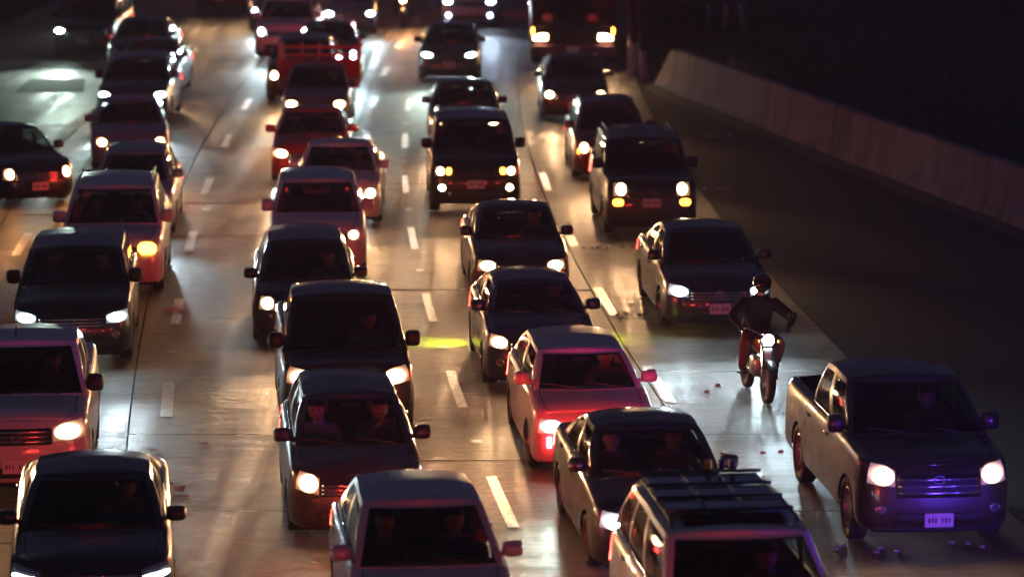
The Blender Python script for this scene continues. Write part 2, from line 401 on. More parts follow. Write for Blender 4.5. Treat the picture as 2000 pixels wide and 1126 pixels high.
    for c in list(cats):
        v, f, _ = weld(c)
        if c in ('frame', 'roof'):
            o = mk('cabin_frame' if c == 'frame' else 'roof', v, f, pm, root)
            nn = [q.vector for q in o.data.vertex_normals]; ctr = Vector((0, (rfy + rry) / 2, zr - .35))
            sg = 1 if sum(n_.dot(Vector(p) - ctr) for n_, p in zip(nn, v)) > 0 else -1
            mk('cabin_lining' if c == 'frame' else 'headliner', [Vector(p) - n_ * sg * .022 for p, n_ in zip(v, nn)], f, M['lining'], o)
        elif c in gm: mk(c, v, f, gm[c], root)
        else: mk('side_window', v, f, M[glassrear], root)
    # patches that wrap the lower body
    def patch(nm, a0, a1, zlo, zhi, m, parent=None, off=.012, n=8, sgn=1, rear=False, rnd=0, kf=3):
        """closed plate following the body between arclengths a0..a1; zlo/zhi: numbers or functions of 0..1"""
        zl = zlo if callable(zlo) else (lambda u: zlo); zh = zhi if callable(zhi) else (lambda u: zhi); vs = []; fs = []
        for lay in (off, .0005):
            for i in range(n + 1):
                u = i / n; a = lerp(a0, a1, u); a = AT - a if rear else a
                sx = sgn
                if a < 0: a = -a; sx = -sgn
                if a > AT: a = 2 * AT - a; sx = -sgn
                lo, hi = zl(u), min(zh(u), hshoulder(pos(a)[1]) - .014)
                if rnd:
                    c_ = (lo + hi) / 2; e = max(.05, 1 - abs(2 * u - 1) ** rnd) ** (1 / rnd); lo, hi = c_ + (lo - c_) * e, c_ + (hi - c_) * e
                for j in range(kf + 1):
                    p = bp(a, 0, lay, z=lerp(lo, hi, j / kf)); vs.append((p[0] * sx, p[1], p[2]))
        q = (n + 1) * (kf + 1); idl = lambda l, i, j: l * q + i * (kf + 1) + j
        for i in range(n):
            for j in range(kf):
                fs.append((idl(0, i, j), idl(0, i + 1, j), idl(0, i + 1, j + 1), idl(0, i, j + 1)))
            fs.append((idl(0, i, kf), idl(0, i + 1, kf), idl(1, i + 1, kf), idl(1, i, kf)))
            fs.append((idl(0, i + 1, 0), idl(0, i, 0), idl(1, i, 0), idl(1, i + 1, 0)))
        for i in (0, n):
            for j in range(kf): fs.append((idl(0, i, j), idl(0, i, j + 1), idl(1, i, j + 1), idl(1, i, j)))
        return mk(nm, vs, fs, m, parent or root)
    zl = S['zl']
    ac, aw, lh, sl_ = lstyle     # lamp: start arclength (share of half width), length (m), height, slant
    a0 = ac * W; a1 = a0 + aw
    lm = lampglow(lamps, lens * LENS) if not drl else emis('headlamp_glow', lamps, lens * LENS)
    for sgn in (1, -1):
        on = ('r' if sgn > 0 else 'l') in lit
        hl = patch('headlight', a0, a1, lambda u: zl - lh * .5 + sl_ * u - .0 * u, lambda u: zl + lh * (.32 + .18 * sst(u * 3)) + sl_ * 1.3 * u, lampglow(lamps, 3.0, .25) if on and not drl else M['lamp'], off=.010, sgn=sgn, n=9)
        if drl: g0, g1, zz0, zz1 = a0 + .02, a1 - .03, zl - lh * .42, zl - lh * .12
        else: g0, g1, zz0, zz1 = a0 + aw * .04, a0 + aw * .8, zl - lh * .46, zl + lh * .44
        patch('lamp_lens', g0, g1, lambda u: zz0 + sl_ * u * .8, lambda u: zz1 + sl_ * u * .9, lm if on else M['chrome'], hl, .018, 12, sgn, rnd=2.2, kf=5)
        if on and lpow:
            x, y, z = bp((g0 + g1) / 2, 0, .07, z=zl)
            li = bpy.data.lights.new('headlight_beam', 'SPOT'); li.energy = HL * lpow; li.color = lamps; li.spot_size = R(86); li.spot_blend = 1.0; li.shadow_soft_size = .05
            lo = bpy.data.objects.new('headlight_beam', li); COL.objects.link(lo); lo.parent = hl
            lo.location = (x * sgn, y - .02, z); lo.rotation_euler = (R(90 - 3), 0, R(180 - sgn * 3)); lo.scale = (1, .3, 1)
        if amber:
            aa, al, az, ah, on2, e = amber
            if on2: patch('indicator', aa * W, aa * W + al, az - ah / 2, az + ah / 2, emis('amber_glow', (1, .32, .03), e) if (on2 == 'b' or (on2 == 'r') == (sgn > 0)) else M['amberlens'], off=.026, sgn=sgn, n=6, rnd=4)
        if fogs:
            fz, fe, fc = fogs
            patch('fog_light', .33 * W, .33 * W + .13, fz - .06, fz + .06, emis('fog_glow', fc, fe) if fe else M['lamp'], off=.014, sgn=sgn, n=6, rnd=2)
        tz = S['hr'] - (.2 if not hatch else .22); th = .17 if not hatch else .3
        if bed0: tz = S['hr'] - .28; th = .34
        patch('tail_light', .66 * hw, .66 * hw + .36 if not bed0 else .66 * hw + .28, tz - th / 2, tz + th / 2, emis('brake_glow', tailcol, TL * tail) if tail else M['redlens'], off=.012, sgn=sgn, rear=True)
    if tail and not bed0:
        bm = bmesh.new(); box(bm, (0, rry + .075, zr - .055), (.34, .03, .03), .006); mkb('high_brake_light', bm, emis('high_brake_glow', tailcol, TL * 2.2 * tail), root)
    # front furniture
    gz1 = zl + (.02 if grille != 'wide' else .06); gz0 = zl - (.14 if grille != 'tall' else .24)
    ga = a0 - .02
    if grille == 'seven':
        gp_ = patch('grille', -ga, ga, zl - .16, zl + .1, pm, off=.006, n=12)
        for k in range(7):
            c_ = (k - 3) * ga * .25; patch('grille_slot', c_ - .022, c_ + .022, zl - .14, zl + .07, M['seam'], gp_, .010, 2)
    else:
        gp_ = patch('grille', -ga, ga, gz0, gz1, M['trim'], off=.004, n=12)
        for k in range(3 if detail > 1 else 2):
            z = lerp(gz0, gz1, (k + .7) / 3.4); patch('grille_bar', -ga * .96, ga * .96, z - .009, z + .009, M['chrome'] if grille != 'dark' else M['trim'], gp_, .012, 10, kf=1)
    bz = gc + .12
    patch('bumper_intake', -.6 * hw, .6 * hw, bz - .03, bz + .1, M['trim'], off=.006, n=10)
    patch('bumper_lip', -.9 * hw, .9 * hw, gc - .02, gc + .03, M['trim'], off=.02, n=12)
    if plate:
        x, y, z = bp(0, 0, .02, z=gz0 - .12 if kind != 'pickup' else gz0 - .26)
        bm = bmesh.new(); box(bm, (0, 0, 0), (.34, .016, .165), .004); pl = mkb('number_plate', bm, M['plate'], root); pl.location = (x, y - .006, z)
        if detail > 1:
            bm = bmesh.new(); rnd = random.Random(label)
            for k in range(7):
                xx = -.12 + k * .04
                if k not in (3,): box(bm, (xx, -.0095, rnd.uniform(-.004, .004)), (rnd.uniform(.014, .026), .003, rnd.uniform(.05, .07)))
            pt = mkb('plate_marking', bm, M['ink'], pl); pt['kind'] = 'stuff'
    # emblem, wipers, handles, mirrors, wheels
    x, y, z = bp(0, 0, .02, z=zl - .03)
    bm = bmesh.new(); lathe(bm, [(-.012, .052), (.012, .052), (.012, .042), (-.012, .042)], 20, 'y'); 
    em = mkb('emblem', bm, M['chrome'], root); em.location = (x, y - .004, z); em.scale = (1.3, 1, 1)
    for sgn in (1, -1):
        for yd, c_ in ((d1 - .16, 0), (d2 - .16, 1)):
            bm = bmesh.new(); tt = bp(aside(yd), .82, .018); box(bm, (tt[0] * sgn, tt[1], tt[2]), (.022, .19, .032), .008); mkb('door_handle', bm, pm if detail > 1 else M['trim'], root, True)
        y0 = cow + .24; zz = hshoulder(y0) + .08
        big = 1.5 if kind in ('pickup', 'boxy', 'van', 'suv') else 1.15
        link('wing_mirror', mirror_mesh(wing or pm, big), root, ((bx(y0) - .02) * sgn, y0, zz), (0, 0, 0), (sgn, 1, 1))
        for yw in wy:
            wl_ = link('wheel', tyre_mesh(r, .21), root, ((hw - .125) * sgn, yw, r), (0, 0, 0 if sgn < 0 else math.pi))
            link('rim', rim_mesh(r, .21, spokes), wl_)
    for k, xx in enumerate((-.12, .5)):
        p0 = Vector((xx, cow - .13, hshoulder(cow) + S['crown'] * .8 + .015)); bm = bmesh.new()
        v = Vector((-.5, .13, .05)); tube(bm, [p0, p0 + v * .5 + Vector((0, -.005, .01)), p0 + v], .009, 5); mkb('wiper', bm, M['trim'], root)
    # interior
    dz = S['hc'] - .93; sy = cow + 1.02; sm = seat_mesh(M[interior])
    bm = bmesh.new(); box(bm, (0, cow + .2, S['hc'] - .09), (2 * xw - .12, .5, .16), .05); box(bm, (0, cow + .36, S['hc'] - .3), (2 * xw - .14, .25, .36), .05); mkb('dashboard', bm, M['dash'], root, True)
    bm = bmesh.new(); box(bm, (0, (sy + rby) / 2 - .1, gc + .12), (W - .3, rby - cow - .3, .04)); mkb('cabin_floor', bm, M['seat'], root)
    for sgn in (1, -1): link('front_seat', sm, root, (.37 * sgn, sy, .22 + dz))
    if not (bed0 and S.get('single')):
        bm = bmesh.new(); y2 = min(sy + .85, rby - .2)
        box(bm, (0, y2, .4 + dz), (1.25, .48, .16), .05); box(bm, (0, y2 + .26, .72 + dz), (1.25, .13, .58), .05, Matrix.Rotation(0, 3, 'X'))
        for xx in (-.38, .38): box(bm, (xx, y2 + .28, 1.08 + dz), (.25, .09, .15), .03)
        mkb('rear_seat', bm, M[interior], root, True)
    o = link('steering_wheel', wheel_ring(), root, (.37, sy - .42, .84 + dz), (R(-25), 0, 0))
    bm = bmesh.new(); box(bm, (0, rfy + .02, zr - .12), (.22, .03, .07), .015); mkb('rear_view_mirror', bm, M['dash'], root, True)
    if bed0:
        bm = bmesh.new(); fz = gc + .42; xi = hw - .16
        y0, y1 = bed0 + .02, yr - .1; t = .03; hz = S['hr'] - .02
        box(bm, (0, (y0 + y1) / 2, fz), (2 * xi, y1 - y0, t)); box(bm, (xi, (y0 + y1) / 2, (fz + hz) / 2), (t, y1 - y0, hz - fz)); box(bm, (-xi, (y0 + y1) / 2, (fz + hz) / 2), (t, y1 - y0, hz - fz))
        box(bm, (0, y0, (fz + hz) / 2), (2 * xi, t, hz - fz)); box(bm, (0, y1, (fz + hz) / 2), (2 * xi, t, hz - fz))
        mkb('cargo_bed', bm, M['cargo'], root)
    if rails:
        for sgn in (1, -1):
            bm = bmesh.new(); xx = xr * .93 * sgn
            tube(bm, [(xx, rfy + .2, zr + .05), (xx, rfy + .28, zr + .1), (xx, rry - .35, zr + .09), (xx, rry - .25, zr + .03)], .017, 8); mkb('roof_rail', bm, M['trim'] if rails == 1 else M['chrome'], root, True)
    for sgn in (1, -1):
        bm = bmesh.new(); ysx = np.linspace(cow + .12, rby - .1, 9); pts = [((bx(y_) + .012) * sgn, y_, hshoulder(y_) + .012) for y_ in ysx]; tube(bm, pts, .009, 6); mkb('window_trim', bm, M['chrome'], root, True)
    if antenna:
        bm = bmesh.new(); tube(bm, [(-.08, rfy + .1, zr + .04), (-.08, rfy + .22, zr + .2)], .008, 6); mkb('antenna', bm, M['trim'], root)
    root['dims'] = [cow, rfy, rry, rby, xr, zr, sy, dz, L, xw]
    return root

g = lambda Y: -.095 * (Y - 44) + .001 * (Y - 44) ** 2
hd = lambda Y: -(-.095 + .002 * (Y - 44))      # nose heading at the car's middle

# ---------------------------------------------------------------- ground, road slabs, markings
def concrete():
    m, N, Lk, b = mat('worn_concrete')
    gx = N.new('ShaderNodeNewGeometry'); sp = N.new('ShaderNodeMapping'); sp.inputs['Scale'].default_value = (.25, .06, 1); Lk.new(gx.outputs['Position'], sp.inputs[0])
    big = noise(N, Lk, 1.6, sp.outputs[0], 5)
    mp = N.new('ShaderNodeMapping'); mp.inputs['Scale'].default_value = (.7, 9, 1); Lk.new(gx.outputs['Position'], mp.inputs[0])
    tine = noise(N, Lk, 2.2, mp.outputs[0], 6, .75)
    mp2 = N.new('ShaderNodeMapping'); mp2.inputs['Scale'].default_value = (3, 55, 1); Lk.new(gx.outputs['Position'], mp2.inputs[0])
    fine = noise(N, Lk, 1.5, mp2.outputs[0], 3, .7)
    speck = noise(N, Lk, 9, gx.outputs['Position'], 6, .8)
    oi = N.new('ShaderNodeObjectInfo')
    r1 = ramp(N, Lk, big.outputs[0], [(.32, (.085, .068, .052)), (.68, (.24, .2, .155))])
    r2 = ramp(N, Lk, tine.outputs[0], [(.36, (.3, .29, .28)), (.6, (1.3, 1.3, 1.3))])
    r3 = ramp(N, Lk, oi.outputs['Random'], [(0, (.84, .84, .84)), (1, (1.1, 1.09, 1.07))])
    r4 = ramp(N, Lk, speck.outputs[0], [(.36, (.55, .55, .55)), (.48, (1, 1, 1)), (.68, (1, 1, 1)), (.78, (1.5, 1.5, 1.5))])
    def mul(x, y):
        q = N.new('ShaderNodeMix'); q.data_type = 'RGBA'; q.blend_type = 'MULTIPLY'; q.inputs[0].default_value = 1
        Lk.new(x, q.inputs[6]); Lk.new(y, q.inputs[7]); return q.outputs[2]
    mp3 = N.new('ShaderNodeMapping'); mp3.inputs['Scale'].default_value = (1.5, .035, 1); mp3.inputs['Rotation'].default_value = (0, 0, R(-3)); Lk.new(gx.outputs['Position'], mp3.inputs[0])
    trk = noise(N, Lk, 1.3, mp3.outputs[0], 5, .65); r5 = ramp(N, Lk, trk.outputs[0], [(.36, (.38, .36, .34)), (.6, (1.2, 1.2, 1.2))])
    mp4 = N.new('ShaderNodeMapping'); mp4.inputs['Scale'].default_value = (.45, 4.2, 1); Lk.new(gx.outputs['Position'], mp4.inputs[0])
    band = noise(N, Lk, 1.5, mp4.outputs[0], 6, .7); r6 = ramp(N, Lk, band.outputs[0], [(.38, (.42, .4, .38)), (.5, (.95, .95, .95)), (.64, (1.35, 1.35, 1.35))])
    spot = noise(N, Lk, .55, gx.outputs['Position'], 7, .75); r7 = ramp(N, Lk, spot.outputs[0], [(.34, (.45, .43, .42)), (.46, (1, 1, 1))])
    r1_ = mul(mul(mul(r1.outputs[0], r5.outputs[0]), r6.outputs[0]), r7.outputs[0])
    c = mul(mul(mul(r1_, r2.outputs[0]), r3.outputs[0]), r4.outputs[0])
    Lk.new(c, b.inputs['Base Color'])
    mxr = N.new('ShaderNodeMath'); mxr.operation = 'ADD'; Lk.new(band.outputs[0], mxr.inputs[0]); Lk.new(trk.outputs[0], mxr.inputs[1])
    hf = N.new('ShaderNodeMath'); hf.operation = 'MULTIPLY'; hf.inputs[1].default_value = .5; Lk.new(mxr.outputs[0], hf.inputs[0])
    rr = ramp(N, Lk, hf.outputs[0], [(.38, (.36,) * 3), (.6, (.75,) * 3)]); Lk.new(rr.outputs[0], b.inputs['Roughness']); b.inputs['Specular IOR Level'].default_value = .45
    ad0 = N.new('ShaderNodeMath'); ad0.operation = 'MULTIPLY_ADD'; ad0.inputs[1].default_value = 1.6; Lk.new(band.outputs[0], ad0.inputs[0]); Lk.new(tine.outputs[0], ad0.inputs[2])
    ad = N.new('ShaderNodeMath'); ad.operation = 'ADD'; Lk.new(ad0.outputs[0], ad.inputs[0]); Lk.new(fine.outputs[0], ad.inputs[1])
    bp_ = N.new('ShaderNodeBump'); bp_.inputs['Strength'].default_value = 1.0; bp_.inputs['Distance'].default_value = .016
    Lk.new(ad.outputs[0], bp_.inputs['Height']); Lk.new(bp_.outputs[0], b.inputs['Normal'])
    return m
def worn_paint(name, lo, hi, gone):
    m, N, Lk, b = mat(name); gx = N.new('ShaderNodeNewGeometry')
    n = noise(N, Lk, 7, gx.outputs['Position'], 6, .75)
    r = ramp(N, Lk, n.outputs[0], [(gone - .06, (.15, .13, .11)), (gone + .05, lo), (.8, hi)])
    Lk.new(r.outputs[0], b.inputs['Base Color']); b.inputs['Roughness'].default_value = .36
    mp = N.new('ShaderNodeMapping'); mp.inputs['Scale'].default_value = (3, 40, 1); Lk.new(gx.outputs['Position'], mp.inputs[0]); n3 = noise(N, Lk, 1.5, mp.outputs[0], 4, .7)
    bp_ = N.new('ShaderNodeBump'); bp_.inputs['Strength'].default_value = 1; bp_.inputs['Distance'].default_value = .014; Lk.new(n3.outputs[0], bp_.inputs['Height']); Lk.new(bp_.outputs[0], b.inputs['Normal'])
    return m
M['concrete'] = concrete()
M['asphalt'] = plain('dark_asphalt', (.013, .014, .021), .9, bump=.5, bscale=60, var=.3)
M['asphalt'].node_tree.nodes['Principled BSDF'].inputs['Specular IOR Level'].default_value = .12
M['earth'] = plain('dark_earth', (.03, .032, .02), .95, bump=.6, bscale=12, var=.4)
M['line'] = worn_paint('worn_white_paint', (.28, .26, .23), (.42, .4, .36), .48)
M['ghost'] = worn_paint('nearly_gone_paint', (.24, .22, .19), (.38, .36, .32), .5)

def sheet(name, x0, x1, y0, y1, z, m, n=1):
    v = []; f = []
    for i in range(n + 1):
        for j in range(n + 1): v.append((lerp(x0, x1, i / n), lerp(y0, y1, j / n), z))
    for i in range(n):
        for j in range(n): f.append((i * (n + 1) + j, (i + 1) * (n + 1) + j, (i + 1) * (n + 1) + j + 1, i * (n + 1) + j + 1))
    return mk(name, v, f, m, smooth=False)
tag(sheet('ground', -1200, 1200, -300, 2000, -.09, M['earth']), kind='structure')
road = sheet('road', -60, 16, -60, 400, -.03, M['asphalt']); tag(road, kind='structure')
EDG = [-15.1, -11.8, -8.5, -5.2, -1.62, 2.42, 5.75]
for i in range(len(EDG) - 1):
    y0 = 20 + (i % 2) * 1.7
    while y0 < 140:
        y1 = y0 + 4.6; v = []; f = []; gp2 = .012; dz = random.uniform(-.0025, .0025); tl = random.uniform(-.002, .002)
        for k in range(4):
            y = lerp(y0 + gp2, y1 - gp2, k / 3)
            for c in (EDG[i] + gp2, EDG[i + 1] - gp2): v += [(c + g(y), y, dz + tl * (k - 1.5)), (c + g(y), y, -.05)]
        for k in range(3):
            a = k * 4; f += [(a, a + 2, a + 6, a + 4), (a + 1, a, a + 4, a + 5), (a + 2, a + 3, a + 7, a + 6)]
        f += [(0, 1, 3, 2), (13, 12, 14, 15)]
        mk('slab', v, f, M['concrete'], road, False); y0 = y1
# an asphalt repair patch in the far left lane
v = [(-13.4, 89.4, .007), (-11.55, 89.4, .007), (-11.95, 92.9, .007), (-13.5, 92.9, .007)]
mk('asphalt_patch', v, [(0, 1, 2, 3)], M['asphalt'], road, False)
def stripe(c, ya, yb, wd, m, z=.009):
    v = []; f = []; n = max(2, int((yb - ya) / .8))
    for k in range(n + 1):
        y = lerp(ya, yb, k / n); j = random.uniform(-.008, .008); v += [(c + g(y) - wd / 2 + j, y, z), (c + g(y) + wd / 2 + j, y, z)]
    for k in range(n): f.append((2 * k, 2 * k + 1, 2 * k + 3, 2 * k + 2))
    mk('lane_dash', v, f, m, road, False)
for y in (39.3, 47.1, 54.6, 62.4, 70.3, 78.4, 86.4, 94.4, 102.4, 110.4): stripe(-4.68, y - 1.25, y + 1.25, .17, M['line'])
for y in (78.9, 86.85, 95, 103.4, 112.4, 120): stripe(-1.38, y - 1.3, y + 1.3, .19, M['line'])
for y in (55, 62.8, 70.8): stripe(-1.38, y - 1.3, y + 1.3, .17, M['ghost'])
for y in (40.6, 47.9, 55, 62.8, 70.6, 78.4, 86.2): stripe(-.46, y - 1.4, y + 1.4, .14, M['ghost'] if y > 56 else M['line'])
for y in (33.5, 41, 48.3, 55.6, 63.2, 71, 79): stripe(2.55, y - 1.4, y + 1.4, .16, M['line'])
for y in (46, 54, 62, 70, 78, 86, 94, 102, 110): stripe(-7.85, y - 1.4, y + 1.4, .16, M['line'] if y < 100 else M['ghost'])
for y in (44.2, 51.3, 58.9, 66.7, 74.5, 82): stripe(-.46, y - .09, y + .09, .15, M['line'])
# transverse rows of raised road studs
STUDS = [(4.29,79.12),(4.6,79.23),(4.76,79.33),(4.95,79.23),(5.22,79.44),(4.07,69.77),(4.35,69.85),(4.47,69.85),(4.57,69.85),(1.34,61.59),(1.5,61.53),(1.61,61.59),(1.78,61.59),(2.05,61.66),(2.26,61.59),(2.51,61.66),(2.69,61.85),(1.74,54.24),(1.79,53.99),(1.88,54.34),(2.11,54.29),(2.2,54.34),(2.84,47.68),(3.03,48.18),(2.81,43.44),(3.35,43.47),(3.59,43.54),(3.81,38.12),(3.9,38.3),(4.27,37.97),(4.34,38.17),(4.52,38.02),(5.21,38.43),(5.39,38.38),(5.54,38.22),(-0.14,88.11),(0.0,88.37),(0.14,88.11),(0.27,88.37),(0.48,88.11),(-3.58,91.02),(-3.47,90.75),(-3.32,90.48),(0.49,78.92),(0.75,78.4)]
def stud_mesh():
    def f(bm):
        lathe(bm, [(0, .04), (.01, .038), (.02, .03), (.026, .015), (.027, .001)], 12, 'z', close=False)
    return bm_mesh('road_stud', f, M['studm'])
M['studm'] = plain('stud_glaze', (.3, .3, .29), .3)
sme = stud_mesh()
ORD = ['first', 'second', 'third', 'fourth', 'fifth', 'sixth', 'seventh', 'eighth']
ROWS = [(5, 'on the dark shoulder nearest the barrier end'), (4, 'on the shoulder right of the boxy black sport utility'), (8, 'between the dark blue sedan and boxy sport utility'), (5, 'right of the deep blue hatchback'), (2, 'ahead of the motorcycle on its left'),
        (3, 'left of the brown-grey pickup'), (8, 'in front of the brown-grey pickup'), (5, 'left of the dark brown sedan'), (3, 'right of the red stake rack'), (2, 'right of the large black sport utility')]
for k, (x, y) in enumerate(STUDS):
    o = bpy.data.objects.new('road_stud', sme); COL.objects.link(o); o.location = (x, y, .004)
    for n_, row in ROWS:
        if k < n_: break
        k -= n_
    tag(o, ORD[k] + ' road stud from left, row ' + row, 'road stud', 'rows of raised road studs')

# ---------------------------------------------------------------- vehicles
BLACK = (.008, .008, .01); NAVY = (.012, .016, .035); WHITE = (.62, .62, .64); SILVER = (.38, .38, .4); GREY = (.1, .1, .11); RED = (.42, .012, .018); MAROON = (.1, .012, .015)
def V(nm, label, cat, kind, X, Y, col, dphi=0, **k):
    L = k.get('L', SPEC[kind]['L']); return car(nm, label, cat, kind, X, Y, hd(Y + L / 2) + dphi, col, **k)
C = {}
S_ = (.29, .42, .15, .03)      # slanted modern lamp
RND = (.31, .24, .22, .0)      # round lamp
SQ = (.26, .36, .17, .0)       # square older lamp
# column along the left lane line
C['A1'] = V('sedan', 'dark navy sedan at the bottom left corner with thin white running lights', 'car', 'sedan', -4.45, 34.2, NAVY, lamps=COOL, lpow=.35, drl=True, lens=14, tail=.9, antenna=False, L=4.6, W=1.8, H=1.41, hc=.89)
C['A2'] = V('pickup_truck', 'white double-cab pickup at the left edge with chrome barred grille', 'pickup', 'pickup', -6.12, 40.2, WHITE, metal=0, lamps=WARM2, lstyle=(.25, .47, .2, .035), grille='wide', antenna=True, wing=M['trim'], lpow=.8, tail=.35)
C['A3'] = V('crossover', 'black crossover with white headlights right behind the white pickup', 'car', 'suv', -6.66, 49.5, BLACK, lamps=COOL, lstyle=S_, fogs=(.5, 0, COOL), wing=M['trim'], zl=.75, H=1.62, lpow=.8, tail=.25)
C['A4'] = V('wagon', 'white wagon with roof rails and one amber blinker glowing', 'car', 'suv', -6.85, 56.0, WHITE, metal=0, lit='', amber=(.265, .34, .82, .19, 'r', 16), rails=2, lstyle=SQ, zl=.82, H=1.72)
C['A5'] = V('hatchback', 'silver-blue hatchback half hidden behind the wagon with roof rails', 'car', 'hatch', -7.27, 62.8, (.16, .18, .25), lamps=COOL, L=4.1, lstyle=RND)
C['A6'] = V('sedan', 'mauve-grey sedan nosing out left with two flaring warm headlights', 'car', 'sedan', -8.35, 72.5, (.26, .22, .27), dphi=.10, lamps=WARM, lstyle=(.3, .3, .17, .02), lpow=.8)
C['A7'] = V('crossover', 'dark grey crossover with split white headlights behind the mauve-grey sedan', 'car', 'suv', -9.28, 80.9, (.045, .04, .05), lamps=COOL, fogs=(.62, 30, COOL), W=1.82, H=1.6)
C['A8'] = V('sedan', 'black sedan with a single warm headlight showing beside the bright road', 'car', 'sedan', -9.63, 87.2, BLACK, lamps=WARM2)
C['A9'] = V('sedan', 'unlit black sedan, last in the left queue beside the dark van', 'car', 'sedan', -10.65, 94.1, (.012, .012, .013), lit='', wing=M['trim'])
C['Z1'] = V('sedan', 'black sedan cutting in from the left edge with two small orange headlights', 'car', 'sedan', -9.62, 67.3, BLACK, dphi=.42, lamps=WARM, lstyle=RND, lpow=.3, W=1.7, tail=.3)
C['Z2'] = V('van', 'dark van in the top left corner with one greenish white headlight', 'van', 'van', -12.7, 98.4, (.012, .012, .014), lamps=GREENW, lit='l', lpow=5, L=4.8, tail=.5)
C['Z3'] = V('pickup_truck', 'tall pickup cut off by the top edge with front wheels and plate showing', 'pickup', 'pickup', -10.0, 113.9, (.05, .035, .03), lamps=WARM2, H=1.95, gc=.45, r=.42, zl=1.05, hf=1.15, hc=1.3, hr=1.3)
# second column
C['B1'] = V('sedan', 'pale lilac-white sedan at the bottom centre with pink wing mirrors', 'car', 'sedan', -.73, 32.35, (.5, .46, .54), metal=.1, lamps=WARM2, L=4.4, tail=3, H=1.53, rr=.95, rb=.5)
C['B2'] = V('hatchback', 'dark grey hatchback with two people lit red behind the windscreen', 'car', 'hatch', -1.82, 38.4, (.035, .033, .036), lamps=WARM2, lit='rl', lstyle=(.28, .33, .22, .05), wing=M['trim'], interior='seat_light', glassm='clear', W=1.66, H=1.52)
C['B3'] = V('pickup_truck', 'black double-cab pickup with wide mirrors and two blazing warm headlights', 'pickup', 'pickup', -2.19, 43.8, BLACK, lamps=WARM2, lstyle=(.26, .42, .2, .04), wing=M['trim'], hc=1.12, cowl=1.08, tail=.8)
C['B4'] = V('hatchback', 'black hatchback with one round warm headlight behind the black pickup', 'car', 'hatch', -3.2, 51.2, BLACK, lamps=WARM2, lstyle=(.3, .28, .2, .0), L=4.1, W=1.72, lpow=.9, hc=.9, cowl=.85)
C['B5'] = V('crossover', 'white crossover with bluish roof in the middle of the second queue', 'car', 'suv', -3.41, 57.9, WHITE, metal=0, lamps=WARM2, lstyle=RND, zl=.8, hc=1.03, hf=.86, cowl=.98, H=1.58, W=1.76, L=4.3)
C['B6'] = V('sedan', 'white sedan offset to the right with its red-lit fender and wheel showing', 'car', 'sedan', -3.4, 64.2, WHITE, metal=0, lamps=WARM2, lstyle=(.31, .28, .19, .0), dphi=-.03)
C['B7'] = V('sedan', 'red sedan with red mirrors behind the white sedan', 'car', 'sedan', -4.29, 70.4, RED, lamps=WARM2, lstyle=(.28, .4, .16, .03), L=4.3)
C['B8'] = V('stake_truck', 'small grey pickup carrying a red steel stake rack', 'pickup', 'pickup', -4.73, 79.7, (.2, .18, .22), lamps=WARM, lstyle=SQ, L=4.9, W=1.7, H=1.55, r=.33, gc=.22, hf=.88, hc=1.0, hr=1.0, zl=.72, cowl=1.05, rf=1.75, rr=2.55, rb=2.35, bed=2.25, fo=.8, ro=1.1)
C['Q'] = V('crossover', 'dark maroon crossover left of and behind the red stake rack', 'car', 'suv', -5.55, 86.6, (.03, .014, .016), lamps=WARM2, lstyle=RND, zl=.72, H=1.55)
C['P'] = V('crossover', 'white crossover behind the maroon one with a cold white headlight', 'car', 'suv', -6.8, 98.8, WHITE, metal=0, lamps=COOL, lstyle=RND)
C['P2'] = V('sedan', 'dark sedan at the top edge, farthest of the second queue', 'car', 'sedan', -7.72, 107.9, (.03, .03, .035), lamps=COOL, lstyle=RND)
C['R1'] = V('sedan', 'silver-blue sedan at the top edge with two starry white headlights', 'car', 'sedan', -5.21, 106.9, (.12, .14, .2), dphi=.08, lamps=COOL, lens=60, lpow=1.3)
C['R2'] = V('sedan', 'dark sedan with one white headlight just right of the red rack', 'car', 'sedan', -5.07, 92.9, (.04, .035, .05), dphi=.06, lamps=COOL, lstyle=RND)
# third column
C['C1'] = V('van', 'pale violet van at the top edge with blue-white headlights and fog lights', 'van', 'van', -1.41, 109.4, (.5, .48, .58), lamps=BLUEW, fogs=(.42, 30, BLUEW), zl=.85, lens=60, lpow=1.2)
C['C2'] = V('sedan', 'black sedan with sharp slanted white headlights and a red-lit plate', 'car', 'sedan', -1.75, 92.1, (.01, .012, .014), lamps=GREENW, lstyle=(.26, .46, .17, .07), zl=.74, grille='dark', lens=60, lpow=1.5)
C['C3'] = V('sedan', 'dark sedan whose roof peeks out behind the large black sport utility', 'car', 'sedan', -1.08, 76.2, (.02, .02, .028), lamps=WARM2, wing=M['trim'], glassm='wind')
C['C4'] = V('sport_utility', 'large black sport utility with amber side lamps and round fog lights', 'car', 'boxy', -.72, 65.9, BLACK, lamps=WARM2, lstyle=(.34, .2, .17, .0), amber=(.265, .1, .88, .13, 'b', 14), fogs=(.55, 45, WARM2), grille='seven', rails=1, zl=.88, glassm='tint', W=1.86, wing=M['trim'], crown=.07, bulge=.09, rx=.22, ry=.28)
C['C5'] = V('sedan', 'dark blue sedan directly ahead of the large black sport utility', 'car', 'sedan', .17, 55.2, (.02, .02, .045), lamps=WARM2, lstyle=SQ, L=4.25, W=1.7)
C['C6'] = V('hatchback', 'deep blue hatchback throwing yellow-green light onto the road', 'car', 'hatch', .45, 47.7, (.018, .026, .08), lamps=WARM2, lstyle=(.3, .36, .17, .03), L=3.95, H=1.41, rr=.8, fogs=(.42, 0, WARM2))
